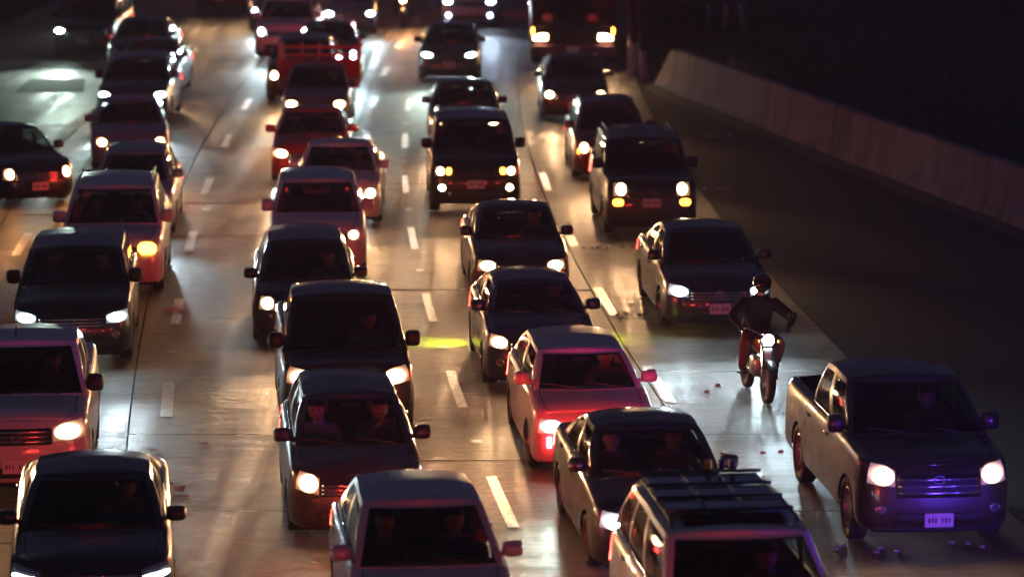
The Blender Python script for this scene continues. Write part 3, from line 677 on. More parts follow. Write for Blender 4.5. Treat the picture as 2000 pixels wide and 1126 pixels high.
C['C7'] = V('hatchback', 'pale older hatchback glowing red with a square white headlight and red lamp below it', 'car', 'hatch', 1.08, 42.0, (.6, .5, .52), metal=0, glassm='clear', lamps=GREENW, lit='l', lstyle=(.26, .33, .17, .0), L=3.95, W=1.66, H=1.42, crown=.035, bulge=.07, rx=.2, ry=.26, zl=.66, grille='dark', lens=50, lpow=.9)
C['C8'] = V('sedan', 'black sedan with a cold white headlight between the red-glowing hatchback and roof-rack car', 'car', 'sedan', 1.79, 36.6, BLACK, lamps=COOL, lstyle=(.28, .36, .17, .03), lens=50, tail=3.5, L=4.4)
C['C9'] = V('sport_utility', 'white sport utility with a railed roof rack at the bottom right', 'car', 'suv', 2.45, 30.2, WHITE, metal=0, lamps=WARM2, L=4.7, W=1.86, H=1.74, rails=1, rf=1.85)
# right column
C['D1'] = V('pickup_truck', 'brown-grey double-cab pickup at the bottom right with violet light on its plate', 'pickup', 'pickup', 4.97, 37.8, (.06, .047, .036), metal=.5, tail=.5, lamps=WARM2, lstyle=(.28, .36, .22, .03), grille='tall', L=5.25, fogs=(.55, 0, WARM2))
C['D3'] = V('sedan', 'dark blue sedan with cold white headlights behind the motorcyclist', 'car', 'sedan', 3.33, 52.5, (.03, .034, .05), metal=.6, lamps=COOL, lstyle=(.28, .4, .16, .03), L=4.6, W=1.8, lens=50, lpow=1.0)
C['D4'] = V('sport_utility', 'boxy black sport utility with two round headlights and slotted grille', 'car', 'boxy', 2.66, 62.7, (.012, .012, .012), lamps=WARM2, lstyle=(.27, .24, .25, .0), amber=(.30, .2, .7, .13, 'b', 9), grille='seven', rails=1, glassm='tint', zl=.95, wing=M['trim'])
C['D5'] = V('hatchback', 'dark maroon hatchback half hidden behind the boxy black sport utility', 'car', 'hatch', 2.18, 71.2, MAROON, lamps=WARM2, lstyle=RND, amber=(.42, .08, .62, .12, 'b', 5), L=4.2, W=1.74, H=1.55)
C['D6'] = V('sedan', 'dark brown sedan in front of the bus with warm headlights', 'car', 'sedan', 1.57, 82.4, (.03, .025, .02), lamps=WARM2, lstyle=(.3, .3, .17, .0), tail=.12)

# red lamp under the square headlight of the red hatchback
def lampbox(parent, nm, c, sz, m):
    bm = bmesh.new(); box(bm, c, sz, min(sz) * .3); return mkb(nm, bm, m, parent, True)
lampbox(C['C7'], 'red_marker_lamp', (-.60, -1.958, .46), (.07, .05, .15), emis('red_marker_glow', (1, .02, .03), 60))
# yellow-green lamps at the rear corners of the deep blue hatchback
for sgn in (1, -1):
    st = lampbox(C['C6'], 'corner_lamp', (.74 * sgn, 1.93, .42), (.1, .05, .06), emis('corner_glow', (.75, 1, .03), 12))
    li = bpy.data.lights.new('corner_light', 'SPOT'); li.energy = 330; li.color = (.72, 1, .02); li.spot_size = R(92); li.spot_blend = 1; li.shadow_soft_size = .12
    lo = bpy.data.objects.new('corner_light', li); COL.objects.link(lo); lo.parent = st; lo.location = (.86 * sgn, 1.98, .46); lo.rotation_euler = Vector((sgn * .55, .2, -.72)).to_track_quat('-Z', 'Y').to_euler()
# red stake rack of the small grey pickup
rk = C['B8']; cow, rfy, rry, rby, xr, zr, sy, dz, L, xw = rk['dims']
y0, y1 = rby + .14, L / 2 - .06; hwk = 1.0
def rbar(nm, c, sz): 
    bm = bmesh.new(); box(bm, c, sz, .006); return mkb(nm, bm, M['redsteel'], rk)
for x in (-hwk, -.42, .0, .42, hwk): rbar('rack_post', (x, y0, 1.47 + (.1 if abs(x) > .8 else 0)), (.06, .05, 1.0))
for z in (1.66, 1.86): rbar('rack_rail', (0, y0 - .03, z), (2 * hwk, .035, .075))
rbar('rack_panel', (0, y0 + .03, 1.2), (2 * hwk, .03, .72))
for sgn in (1, -1):
    for k in range(1, 5): rbar('rack_post', (hwk * sgn, lerp(y0, y1, k / 4), 1.36), (.05, .05, .85))
    for z in (1.2, 1.45, 1.7): rbar('rack_rail', (hwk * sgn * 1.03, (y0 + y1) / 2, z), (.03, y1 - y0, .06))
    rbar('rack_panel', (hwk * sgn * .97, (y0 + y1) / 2, 1.02), (.02, y1 - y0, .2))
# roof rack of the white sport utility at the bottom right
rr_ = C['C9']; cow, rfy, rry, rby, xr, zr, sy, dz, L, xw = rr_['dims']
M['racksteel'] = plain('rack_steel', (.05, .07, .1), .35, .5)
M['rackmesh'] = plain('roof_glass_panel', (.12, .2, .32), .12, .2, coat=1)
ry0, ry1 = rfy + .5, rry - .15
for k in range(4):
    y = lerp(ry0, ry1, k / 3); bm = bmesh.new(); box(bm, (0, y, zr + .125), (2 * xr * .95, .05, .03), .008); mkb('rack_crossbar', bm, M['racksteel'], rr_)
for k in range(3):
    for j in range(3):
        bm = bmesh.new(); xx = (j - 1) * xr * .6; box(bm, (xx, lerp(ry0, ry1, (k + .5) / 3), zr + .1), (xr * .55, (ry1 - ry0) / 3 - .08, .016), .004); mkb('rack_panel', bm, M['rackmesh'], rr_)
bm = bmesh.new(); box(bm, (0, rfy + .3, zr + .075), (xr * 1.5, .34, .03), .012); mkb('sunroof', bm, M['seam'], rr_)
for x, m_ in ((.1, M['amberlens']), (.24, M['trim']), (.36, M['trim'])):
    bm = bmesh.new(); box(bm, (x, ry1 + .02, zr + .19), (.07, .05, .11), .01); mkb('rack_clamp', bm, m_, rr_)

# ---------------------------------------------------------------- bus
def bus(X, Y, phi):
    L, W, H = 11.0, 2.5, 3.2
    root = empty('city_bus', (X - math.sin(phi) * L / 2, Y + math.cos(phi) * L / 2, .004), phi, 'dark purple bus towering behind the brown sedan at the top edge', 'bus')
    pm = paint((.09, .02, .06), .2, .3); yf = -L / 2
    secs = []                              # front-to-back rings of a rounded box
    prof = [(0, .10), (.05, .04), (.18, 0)]
    n = 28
    def ringp(ins, y):
        out = []
        for k in range(n):
            a = 2 * math.pi * k / n; ca, sa = math.cos(a), math.sin(a)
            ex = lambda v: math.copysign(abs(v) ** .28, v)
            out.append((ex(ca) * (W / 2 - ins), y, .38 + (H - .38) / 2 + ex(sa) * ((H - .38) / 2 - ins)))
        return out
    ys = [(yf, .12), (yf + .04, .05), (yf + .15, .012), (yf + .3, 0)] + [(yf + .3 + k, 0) for k in range(1, 10)] + [(-yf - .1, .02), (-yf, .1)]
    v = []; f = []
    for y, i_ in ys: v += ringp(i_, y)
    for i in range(len(ys) - 1):
        for k in range(n): f.append((i * n + k, i * n + (k + 1) % n, (i + 1) * n + (k + 1) % n, (i + 1) * n + k))
    f.append(tuple(range(n))); f.append(tuple(range((len(ys) - 1) * n, len(ys) * n))[::-1])
    mk('body', v, f, pm, root)
    def b(nm, c, s, m, bev=.01, par=None):
        bm = bmesh.new(); box(bm, c, s, bev); return mkb(nm, bm, m, par or root)
    ws = b('windshield', (0, yf - .004, 2.05), (2.24, .05, 1.5), M['dark'], .02)
    b('windshield_frame', (0, yf - .0, 2.05), (2.34, .03, 1.6), M['trim'], .012)
    b('windshield_divider', (0, yf - .034, 2.05), (.04, .02, 1.5), M['trim'], .004, ws)
    b('front_panel', (0, yf - .01, 1.08), (1.3, .04, .34), M['trim'], .015)
    b('bumper', (0, yf - .06, .56), (2.44, .22, .34), paint((.16, .03, .08), .1, .4), .05)
    b('number_plate', (0, yf - .18, .6), (.34, .016, .16), M['plate'], .004)
    bm = bmesh.new(); lathe(bm, [(-.015, .09), (.015, .09), (.015, .07), (-.015, .07)], 20, 'y'); e = mkb('emblem', bm, M['redlens'], root); e.location = (0, yf - .035, 1.08)
    for sgn in (1, -1):
        h = b('headlight', (.93 * sgn, yf - .02, .97), (.46, .06, .22), M['lamp'], .03)
        b('lamp_lens', (.86 * sgn, yf - .055, .95), (.24, .02, .17), emis('bus_lamp', WARM2, 60), .008, h)
        b('lamp_lens', (1.06 * sgn, yf - .05, .93), (.14, .02, .12), emis('bus_lamp', WARM2, 60), .008, h)
        b('indicator', (1.15 * sgn, yf - .035, 1.12), (.07, .06, .2), emis('bus_indicator', (1, .3, .03), 18), .02)
        li = bpy.data.lights.new('headlight_beam', 'SPOT'); li.energy = HL * .8; li.color = WARM2; li.spot_size = R(125); li.spot_blend = 1; li.shadow_soft_size = .06
        lo = bpy.data.objects.new('headlight_beam', li); COL.objects.link(lo); lo.parent = h; lo.location = (.9 * sgn, yf - .12, .95); lo.rotation_euler = (R(87), 0, R(180)); lo.scale = (1, .17, 1)
        bm = bmesh.new(); box(bm, (1.42 * sgn, yf - .1, 2.35), (.2, .12, .42), .04); tube(bm, [(1.2 * sgn, yf + .1, 2.75), (1.4 * sgn, yf - .1, 2.6), (1.42 * sgn, yf - .1, 2.5)], .02, 6); mkb('wing_mirror', bm, M['trim'], root)
        for k in range(6): b('side_window', (1.252 * sgn, yf + 1.9 + k * 1.5, 2.15), (.02, 1.36, .95), M['dark'], .006)
        for yw in (yf + 2.4, -yf - 2.6):
            wl_ = link('wheel', tyre_mesh(.48, .3), root, (1.08 * sgn, yw, .48), (0, 0, 0 if sgn < 0 else math.pi)); link('rim', rim_mesh(.48, .3, 8), wl_)
        bm = bmesh.new(); p0 = Vector((.15 * sgn, yf - .04, 1.3)); tube(bm, [p0, p0 + Vector((.5 * sgn, -.02, .35))], .012, 5); mkb('wiper', bm, M['trim'], root)
    return root
bus(1.75, 95.4, hd(100))

# ---------------------------------------------------------------- people
SHIRTS = {}
def cloth(col):
    if col not in SHIRTS: SHIRTS[col] = plain('cloth', col, .9, bump=.4, bscale=90)
    return SHIRTS[col]
def hand(V_, E_, rad, wi, d, side, curl=Vector((0, 0, -1))):
    """palm and five fingers grown from wrist vertex wi along direction d"""
    d = Vector(d).normalized(); c = Vector(curl); s = d.cross(c).normalized() * side; base = Vector(V_[wi])
    def add(p, r_, fr): V_.append(tuple(p)); rad.append(r_); E_.append((fr, len(V_) - 1)); return len(V_) - 1
    palm = add(base + d * .055, .032, wi)
    for k, (o, ln) in enumerate(((-.026, .055), (-.009, .066), (.009, .062), (.026, .05))):
        a = add(base + d * .085 + s * o, .0095, palm); b_ = add(base + d * (.085 + ln * .6) + s * o + c * .012, .0085, a); add(base + d * (.085 + ln * .8) + s * o + c * .035, .0075, b_)
    t = add(base + d * .05 - s * .035 + c * .01, .011, palm); add(base + d * .085 - s * .05 + c * .025, .009, t)
def skin_mesh(name, V_, E_, rad, root_i, mats, pick, sub=2):
    me = bpy.data.meshes.new(name); me.from_pydata(V_, E_, []); o = bpy.data.objects.new(name, me); COL.objects.link(o)
    o.modifiers.new('skin', 'SKIN'); sv = me.skin_vertices[0].data
    for k, r_ in enumerate(rad): sv[k].radius = (r_, r_) if not isinstance(r_, tuple) else r_; sv[k].use_root = k == root_i
    sd = o.modifiers.new('sub', 'SUBSURF'); sd.levels = sub; sd.render_levels = sub
    dg = bpy.context.evaluated_depsgraph_get(); dg.update()
    out = bpy.data.meshes.new_from_object(o.evaluated_get(dg)); bpy.data.objects.remove(o)
    out.name = name; out.materials.clear()
    for m in mats: out.materials.append(m)
    for p in out.polygons: p.use_smooth = True; p.material_index = pick(p.center)
    return out
def seated(key, turn=0, lw=(-.2, -.4, .42), rw=(.2, -.4, .42), le=(-.29, -.12, .3), re=(.29, -.12, .3)):
    V_ = [(0, 0, .08), (0, .05, .24), (0, .1, .42), (0, .12, .55), (0, .11, .615), (turn * .15, .09, .67), (turn * .3, .085, .745), (turn * .3, .1, .82)]
    rad = [.16, .15, .175, .09, .058, .1, .118, .098]; E_ = [(0, 1), (1, 2), (2, 3), (3, 4), (4, 5), (5, 6), (6, 7)]
    def add(p, r_, fr): V_.append(p); rad.append(r_); E_.append((fr, len(V_) - 1)); return len(V_) - 1
    add((turn * .3 + turn * .08, -.038, .725), .017, 6)                       # nose
    for sg in (-1, 1): add((turn * .3 + sg * .108, .1, .735), .014, 6)          # ears
    ws = []
    for sg, el, wr in ((-1, le, lw), (1, re, rw)):
        s = add((sg * .2, .11, .49), .09, 2); e = add(el, .058, s); w_ = add(wr, .031, e); ws.append(w_)
        hand(V_, E_, rad, w_, Vector(wr) - Vector(el), sg)
        h = add((sg * .1, -.08, .07), .105, 0); k = add((sg * .14, -.46, .1), .068, h); a = add((sg * .13, -.62, -.26), .045, k); add((sg * .13, -.78, -.29), .04, a)
    wl = [Vector(V_[q]) for q in ws]
    def pick(c):
        if c.y < .02 and abs(abs(c.x - turn * .3) - .036) < .011 and abs(c.z - .752) < .006: return 3
        if c.y < .02 and abs(c.x - turn * .25) < .022 and abs(c.z - .676) < .006: return 4
        if c.z > .605 and abs(c.x - turn * .25) < .16: return 0
        if any((c - q).length < .17 and (c - q).length < .16 for q in wl) and min((c - q).length for q in wl) < .16: return 0
        if c.z < .16 and c.y < .0: return 2
        return 1
    return V_, E_, rad, pick
PM = {}
def hair_mesh():
    def f(bm):
        g_ = bmesh.ops.create_uvsphere(bm, u_segments=16, v_segments=10, radius=1)
        kill = [v for v in g_['verts'] if v.co.z < (.22 if v.co.y < -.35 else (-.35 if v.co.y < .25 else -.75))]
        bmesh.ops.delete(bm, geom=kill, context='VERTS')
        for v in bm.verts: v.co = Vector((v.co.x * .115, v.co.y * .126 + .004, v.co.z * .13))
    return shared('hair', lambda: bm_mesh('hair', f, M['hair']))
POSES = dict(drive=dict(), rest=dict(lw=(-.12, -.3, .12), rw=(.12, -.3, .12)), crossed=dict(turn=-.1, lw=(.12, -.2, .3), rw=(-.12, -.22, .33), le=(-.3, -.02, .26), re=(.3, -.02, .26)), hand_up=dict(turn=.05, lw=(-.02, -.22, .58), le=(-.26, -.2, .33)))
def person(cr, side, pose, shirt, label, dy=0, z=0, sc=1):
    cow, rfy, rry, rby, xr, zr, sy, dz, L, xw = cr['dims']
    key = (pose, shirt)
    if key not in PM:
        V_, E_, rad, pick = seated(pose, **POSES[pose]); PM[key] = skin_mesh('person', V_, E_, rad, 0, [M['skin'], cloth(shirt), cloth((.03, .035, .05)), M['hair'], M['lip']], pick)
    o = bpy.data.objects.new('person', PM[key]); COL.objects.link(o)
    loc = Matrix.Rotation(cr.rotation_euler.z, 3, 'Z') @ Vector((.37 * side, sy + .02 + dy, .44 + dz + z)) + Vector(cr.location)
    o.location = loc; o.rotation_euler = (0, 0, cr.rotation_euler.z); o.scale = (sc,) * 3
    tag(o, label, 'person', 'people sitting in the cars')
    t = POSES[pose].get('turn', 0); h = link('hair', hair_mesh(), o, (t * .3, .092, .755)); return o
GREYC = (.3, .3, .32); REDC = (.55, .2, .18); WHC = (.6, .6, .6)
person(C['B2'], -1, 'crossed', WHC, 'passenger in a light top with arms folded in the dark grey hatchback')
person(C['B2'], 1, 'hand_up', GREYC, 'driver raising one hand to the face in the dark grey hatchback')
for k, nm in (('A1', 'dark navy sedan'), ('A2', 'white double-cab pickup'), ('A3', 'black crossover'), ('A4', 'white wagon with roof rails'), ('B1', 'pale lilac-white sedan'), ('B3', 'black double-cab pickup'), ('B4', 'black hatchback in the second queue'),
              ('B6', 'white sedan offset to the right'), ('B7', 'red sedan'), ('B8', 'grey pickup with the red rack'), ('C3', 'dark sedan behind the large sport utility'), ('C5', 'dark blue sedan in the third queue'), ('C6', 'deep blue hatchback'),
              ('C7', 'pale older hatchback glowing red'), ('C8', 'black sedan beside the roof-rack car'), ('C9', 'white sport utility with roof rack'), ('D1', 'brown-grey pickup')):
    person(C[k], 1, 'drive', random.choice((GREYC, REDC, WHC)), 'driver at the wheel of the ' + nm)
for k, nm in (('A3', 'black crossover'), ('A4', 'white wagon with roof rails'), ('B1', 'pale lilac-white sedan'), ('C8', 'black sedan beside the roof-rack car'), ('B7', 'red sedan')):
    person(C[k], -1, 'rest', random.choice((GREYC, REDC, WHC)), 'passenger sitting in front in the ' + nm)

# ---------------------------------------------------------------- motorcycles
def motorcycle(X, Y, phi, label, rlabel, lampcol, pants, jacket, lean=0, pw=1):
    """headlamp over (X, Y)"""
    root = empty('motorcycle', (X - math.sin(phi) * .35, Y + math.cos(phi) * .35, .004), phi, label, 'motorcycle', 'motorcycles')
    root.rotation_euler = (0, lean, phi)
    def b(nm, c, s, m, bev=.01, par=None, rot=None):
        bm = bmesh.new(); box(bm, (0, 0, 0), s, bev, rot); o = mkb(nm, bm, m, par or root, True); o.location = c; return o
    bk = paint((.02, .02, .022), .2, .3); rd = paint((.3, .02, .02), .1, .35)
    for y in (-.55, .72):
        w_ = link('wheel', tyre_mesh(.3, .1), root, (0, y, .3)); link('rim', rim_mesh(.3, .1, 6), w_)
    bm = bmesh.new()
    for s in (-1, 1): tube(bm, [(s * .07, -.55, .3), (s * .07, -.36, .86)], [.024, .028], 8)
    box(bm, (0, -.345, .88), (.2, .06, .05), .01); mkb('fork', bm, M['chrome'], root)
    bm = bmesh.new()
    tube(bm, [(0, -.33, .8), (0, -.1, .62), (0, .3, .66), (0, .72, .72)], .03, 8); tube(bm, [(0, -.3, .7), (0, -.2, .32), (0, .25, .3), (0, .3, .64)], .026, 8)
    for s in (-1, 1): tube(bm, [(s * .06, .25, .35), (s * .07, .72, .3)], .022, 6); tube(bm, [(s * .09, .6, .7), (s * .1, .7, .36)], .022, 8)
    mkb('frame', bm, M['trim'], root)
    bm = bmesh.new(); g_ = bmesh.ops.create_uvsphere(bm, u_segments=16, v_segments=10, radius=1); bmesh.ops.scale(bm, vec=(.15, .27, .13), verts=g_['verts']); bmesh.ops.translate(bm, vec=(0, -.05, .78), verts=g_['verts']); mkb('fuel_tank', bm, rd, root, True)
    b('seat', (0, .42, .78), (.25, .68, .09), M['trim'], .035); b('engine', (0, .02, .45), (.24, .34, .28), M['rim'], .04)
    bm = bmesh.new(); tube(bm, [(.1, -.1, .35), (.14, .1, .25), (.16, .5, .28), (.16, .85, .36)], [.02, .022, .035, .04], 8); mkb('exhaust_pipe', bm, M['chrome'], root, True)
    v = []; f = []
    for k in range(9):
        a = R(20 + k * 17); 
        for x in (-.06, .06): v.append((x, -.55 - .335 * math.cos(a) * -1 * -1, .3 + .335 * math.sin(a)))
    for k in range(8): f.append((2 * k, 2 * k + 1, 2 * k + 3, 2 * k + 2))
    fo = mk('front_fender', v, f, bk, root); fo.modifiers.new('t', 'SOLIDIFY').thickness = .012
    b('tail_section', (0, .82, .76), (.16, .26, .1), rd, .03); b('tail_light', (0, .96, .76), (.12, .03, .06), emis('bike_tail', (1, .03, .02), 220), .01)
    bm = bmesh.new(); tube(bm, [(-.38, -.16, 1.0), (-.3, -.25, 1.04), (-.1, -.33, .97), (.1, -.33, .97), (.3, -.25, 1.04), (.38, -.16, 1.0)], .014, 8); mkb('handlebar', bm, M['chrome'], root, True)
    for s in (-1, 1):
        bm = bmesh.new(); tube(bm, [(s * .26, -.27, 1.04), (s * .34, -.26, 1.2)], .008, 6); box(bm, (s * .37, -.26, 1.24), (.13, .03, .09), .02); mkb('mirror', bm, M['trim'], root)
        b('indicator', (s * .17, -.42, .88), (.07, .05, .05), M['amberlens'], .015)
        b('foot_peg', (s * .22, .12, .33), (.16, .04, .03), M['trim'], .008)
    bm = bmesh.new(); lathe(bm, [(-.42, .001), (-.42, .075), (-.36, .088), (-.3, .07), (-.27, .001)], 16, 'y', (0, 0, .9), False); h = mkb('headlight', bm, bk, root, True)
    bm = bmesh.new(); lathe(bm, [(-.435, .001), (-.432, .05), (-.42, .078)], 16, 'y', (0, 0, .9), False); mkb('lamp_lens', bm, emis('bike_lamp', lampcol, 400), h, True)
    b('leg_shield', (0, -.42, .68), (.14, .03, .2), M['plate'], .02)
    li = bpy.data.lights.new('headlight_beam', 'SPOT'); li.energy = HL * pw; li.color = lampcol; li.spot_size = R(120); li.spot_blend = 1; li.shadow_soft_size = .05
    lo = bpy.data.objects.new('headlight_beam', li); COL.objects.link(lo); lo.parent = h; lo.location = (0, -.48, .9); lo.rotation_euler = (R(86), 0, R(180)); lo.scale = (1, .2, 1)
    # rider
    V_ = [(0, .34, .9), (0, .36, 1.08), (0, .3, 1.26), (0, .24, 1.4), (0, .2, 1.48), (0, .17, 1.54), (0, .16, 1.62), (0, .17, 1.69)]
    rad = [.17, .175, .205, .11, .06, .07, .095, .07]; E_ = [(k, k + 1) for k in range(7)]; ws = []
    def add(p, r_, fr): V_.append(p); rad.append(r_); E_.append((fr, len(V_) - 1)); return len(V_) - 1
    for sg in (-1, 1):
        s = add((sg * .22, .25, 1.33), .105, 2); e = add((sg * .46, .05, 1.14), .075, s); q = add((sg * .36, -.1, 1.05), .038, e); ws.append(q); hand(V_, E_, rad, q, (-sg * .02, -.1, -.03), sg)
        hp = add((sg * .12, .28, .86), .125, 0); k = add((sg * .26, -.12, .8), .095, hp); a = add((sg * .24, .1, .4), .062, k); add((sg * .22, -.1, .36), .045, a)
    wl = [Vector(V_[q]) for q in ws]
    def pick(c):
        if c.z > 1.46: return 0
        if min((c - q).length for q in wl) < .12 and c.y < -.1: return 3
        if c.z < .42: return 3
        if c.z < .93: return 2
        return 1
    me = skin_mesh('person', V_, E_, rad, 0, [M['skin'], cloth(jacket), cloth(pants), M['trim']], pick)
    o = bpy.data.objects.new('person', me); COL.objects.link(o); o.location = root.location; o.rotation_euler = root.rotation_euler; tag(o, rlabel, 'person')
    bm = bmesh.new(); g_ = bmesh.ops.create_uvsphere(bm, u_segments=20, v_segments=14, radius=1)
    for v_ in g_['verts']:
        v_.co = Vector((v_.co.x * .135, v_.co.y * .155, v_.co.z * .15))
        if v_.co.z < -.08: v_.co.x *= .85; v_.co.y *= .85
    bmesh.ops.translate(bm, vec=(0, .165, 1.635), verts=g_['verts']); hm = mkb('helmet', bm, paint((.03, .03, .03), 0, .18), o, True)
    v = []; f = []
    for i in range(9):
        a = R(-70 + 140 * i / 8)
        for j in range(4):
            e = R(-22 + 48 * j / 3); v.append((math.sin(a) * math.cos(e) * .139, .165 - math.cos(a) * math.cos(e) * .160, 1.635 + math.sin(e) * .152))
    for i in range(8):
        for j in range(3): f.append((i * 4 + j, i * 4 + j + 1, i * 4 + j + 5, i * 4 + j + 4))
    mk('visor', v, f, plain('visor', (.01, .01, .012), .08), hm)
    return root
motorcycle(3.62, 47.0, .16, 'motorcycle with a white headlight weaving between the right lane cars', 'motorcyclist in a dark jacket and red trousers leaning on the bars', COOL, (.13, .012, .012), (.01, .01, .013), .05, .9)
motorcycle(-3.6, 110, 0, 'motorcycle with a warm headlight cut off by the top edge', 'rider of the far motorcycle at the top edge in dark clothes', WARM, (.05, .05, .06), (.03, .03, .03))

# ---------------------------------------------------------------- cars ahead, just below the picture (their brake lamps light the front row)
V('sedan', 'grey sedan stopped ahead of the dark navy sedan, below the picture edge', 'car', 'sedan', -3.8, 25.9, GREY, lit='', tail=1, detail=1)
V('sedan', 'grey sedan stopped ahead of the lilac-white sedan, below the picture edge', 'car', 'sedan', -.05, 25.7, GREY, lit='', tail=1, detail=1)
V('sedan', 'grey sedan stopped ahead of the roof-rack car, below the picture edge', 'car', 'sedan', 2.95, 23.4, GREY, lit='', tail=3, detail=1)
V('sedan', 'black sedan with violet rear lamps ahead of the brown-grey pickup, below the picture edge', 'car', 'sedan', 6.2, 27.4, BLACK, dphi=-.42, lit='', tail=30, tailcol=(.12, .04, 1), detail=1)  # unseen car, its violet lamps added and turned to light the pickup

# ---------------------------------------------------------------- right side: barrier, verge, trees
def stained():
    m, N, Lk, b = mat('stained_mauve_lit_concrete'); gx = N.new('ShaderNodeNewGeometry')
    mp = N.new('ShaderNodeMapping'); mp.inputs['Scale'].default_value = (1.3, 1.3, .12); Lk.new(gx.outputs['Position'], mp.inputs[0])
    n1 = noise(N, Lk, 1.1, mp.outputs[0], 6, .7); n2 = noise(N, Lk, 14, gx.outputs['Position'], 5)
    r = ramp(N, Lk, n1.outputs[0], [(.32, (.05, .036, .05)), (.5, (.17, .12, .175)), (.72, (.25, .185, .26))]); r2 = ramp(N, Lk, n2.outputs[0], [(.3, (.7, .7, .7)), (.7, (1.1, 1.1, 1.1))])  # mauve tint puts the coloured traffic light into the base; streaks are grime
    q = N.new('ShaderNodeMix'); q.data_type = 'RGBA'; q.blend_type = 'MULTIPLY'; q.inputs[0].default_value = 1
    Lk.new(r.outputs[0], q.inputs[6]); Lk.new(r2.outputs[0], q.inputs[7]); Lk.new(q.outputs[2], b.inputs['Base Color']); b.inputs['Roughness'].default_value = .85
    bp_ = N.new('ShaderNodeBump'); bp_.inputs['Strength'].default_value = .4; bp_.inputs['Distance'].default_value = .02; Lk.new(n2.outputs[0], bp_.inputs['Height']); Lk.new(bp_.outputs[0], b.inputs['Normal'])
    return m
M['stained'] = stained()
BX = lambda y: interp(y, [40, 63.5, 75.9, 91.4], [15.4, 9.87, 7.06, 3.74])
bar = empty('barrier_wall', (BX(66), 66, 0), 0, 'long stained concrete barrier wall running along the dark right side', 'wall')
prof = [(0, 0), (.03, .22), (.14, .4), (.2, 1.16), (.24, 1.2), (.42, 1.2), (.46, 1.16), (.5, 0)]
ya = 40.0
while ya < 91.4:
    yb = min(ya + 4.3, 91.4); v = []; f = []; last = yb > 91.3; n = 5
    for k in range(n + 1):
        y = lerp(ya + .012, yb - .012, k / n); sc = 1 if not last else max(.12, min(1, (91.42 - y) / 1.7))
        jz = random.uniform(-.012, .012)
        for (px, pz) in prof: v.append((BX(y) + px - bar.location.x, y - 66, pz * sc + (jz if pz > 1 else 0) - .03))
    m_ = len(prof)
    for k in range(n):
        for j in range(m_ - 1): f.append((k * m_ + j, k * m_ + j + 1, (k + 1) * m_ + j + 1, (k + 1) * m_ + j))
    f += [tuple(range(m_)), tuple(range(n * m_, n * m_ + m_))[::-1]]
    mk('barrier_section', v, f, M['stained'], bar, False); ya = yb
# soil drifted against the barrier foot
v = []; f = []; rnd = random.Random(3); n = 130
for k in range(n + 1):
    y = lerp(40, 91, k / n); wd = .3 + .1 * rnd.random() + .08 * math.sin(k * .37); hh = .05 + .03 * rnd.random()
    v += [(BX(y) - wd, y, -.028), (BX(y) - wd * .4, y, hh * .6), (BX(y) + .02, y, hh)]
for k in range(n): f += [(3 * k, 3 * k + 1, 3 * k + 4, 3 * k + 3), (3 * k + 1, 3 * k + 2, 3 * k + 5, 3 * k + 4)]
tag(mk('dirt_drift', v, f, M['earth']), kind='structure')
# verge rising behind the barrier
def vz(x, y):
    d = x - (BX(y) + .3 if y < 91.4 else 3.9 + max(0, (y - 91.4)) * -.02 + .2)
    return .35 * sst(d / 1.2) + max(0, d) * .16 + .12 * math.sin(x * 1.7 + y * .6) * sst(d / 2) + .08 * math.sin(y * 1.3 - x)* sst(d / 2) - .04
v = []; f = []; ny, nx = 70, 26
for i in range(ny + 1):
    y = lerp(38, 178, i / ny); x0 = BX(y) + .3 if y < 91.4 else 4.0 - (y - 91.4) * .02
    for j in range(nx + 1):
        x = x0 + 40 * (j / nx) ** 1.8; v.append((x, y, vz(x, y)))
for i in range(ny):
    for j in range(nx): a = i * (nx + 1) + j; f.append((a, a + 1, a + nx + 2, a + nx + 1))
tag(mk('verge', v, f, M['earth']), kind='structure')
M['grass'] = plain('grass_blade', (.05, .1, .018), .6, var=.5)
v = []; f = []; rnd = random.Random(11)
for k in range(16000):
    if k < 4500: x, y = rnd.gauss(4.9, .7), rnd.gauss(101, 2.2)
    else:
        y = rnd.uniform(58, 125); x = (BX(y) + .35 if y < 91.4 else 4.0) + abs(rnd.gauss(0, 3.2)) + .1
    z = vz(x, y); h = rnd.uniform(.1, .38) * (1.2 if k < 4500 else 1); a = rnd.uniform(0, 6.28); wd = rnd.uniform(.008, .02); lx, ly = rnd.gauss(0, .1), rnd.gauss(0, .1)
    n = len(v); dx, dy = math.cos(a) * wd, math.sin(a) * wd
    v += [(x - dx, y - dy, z - .02), (x + dx, y + dy, z - .02), (x + dx * .6 + lx * .5, y + dy * .6 + ly * .5, z + h * .6), (x + lx * 1.3, y + ly * 1.3, z + h)]
    f += [(n, n + 1, n + 2), (n, n + 2, n + 3)]
tag(mk('grass', v, f, M['grass'], smooth=False), 'tufts of green grass growing on the dark verge', 'grass', kind='stuff')
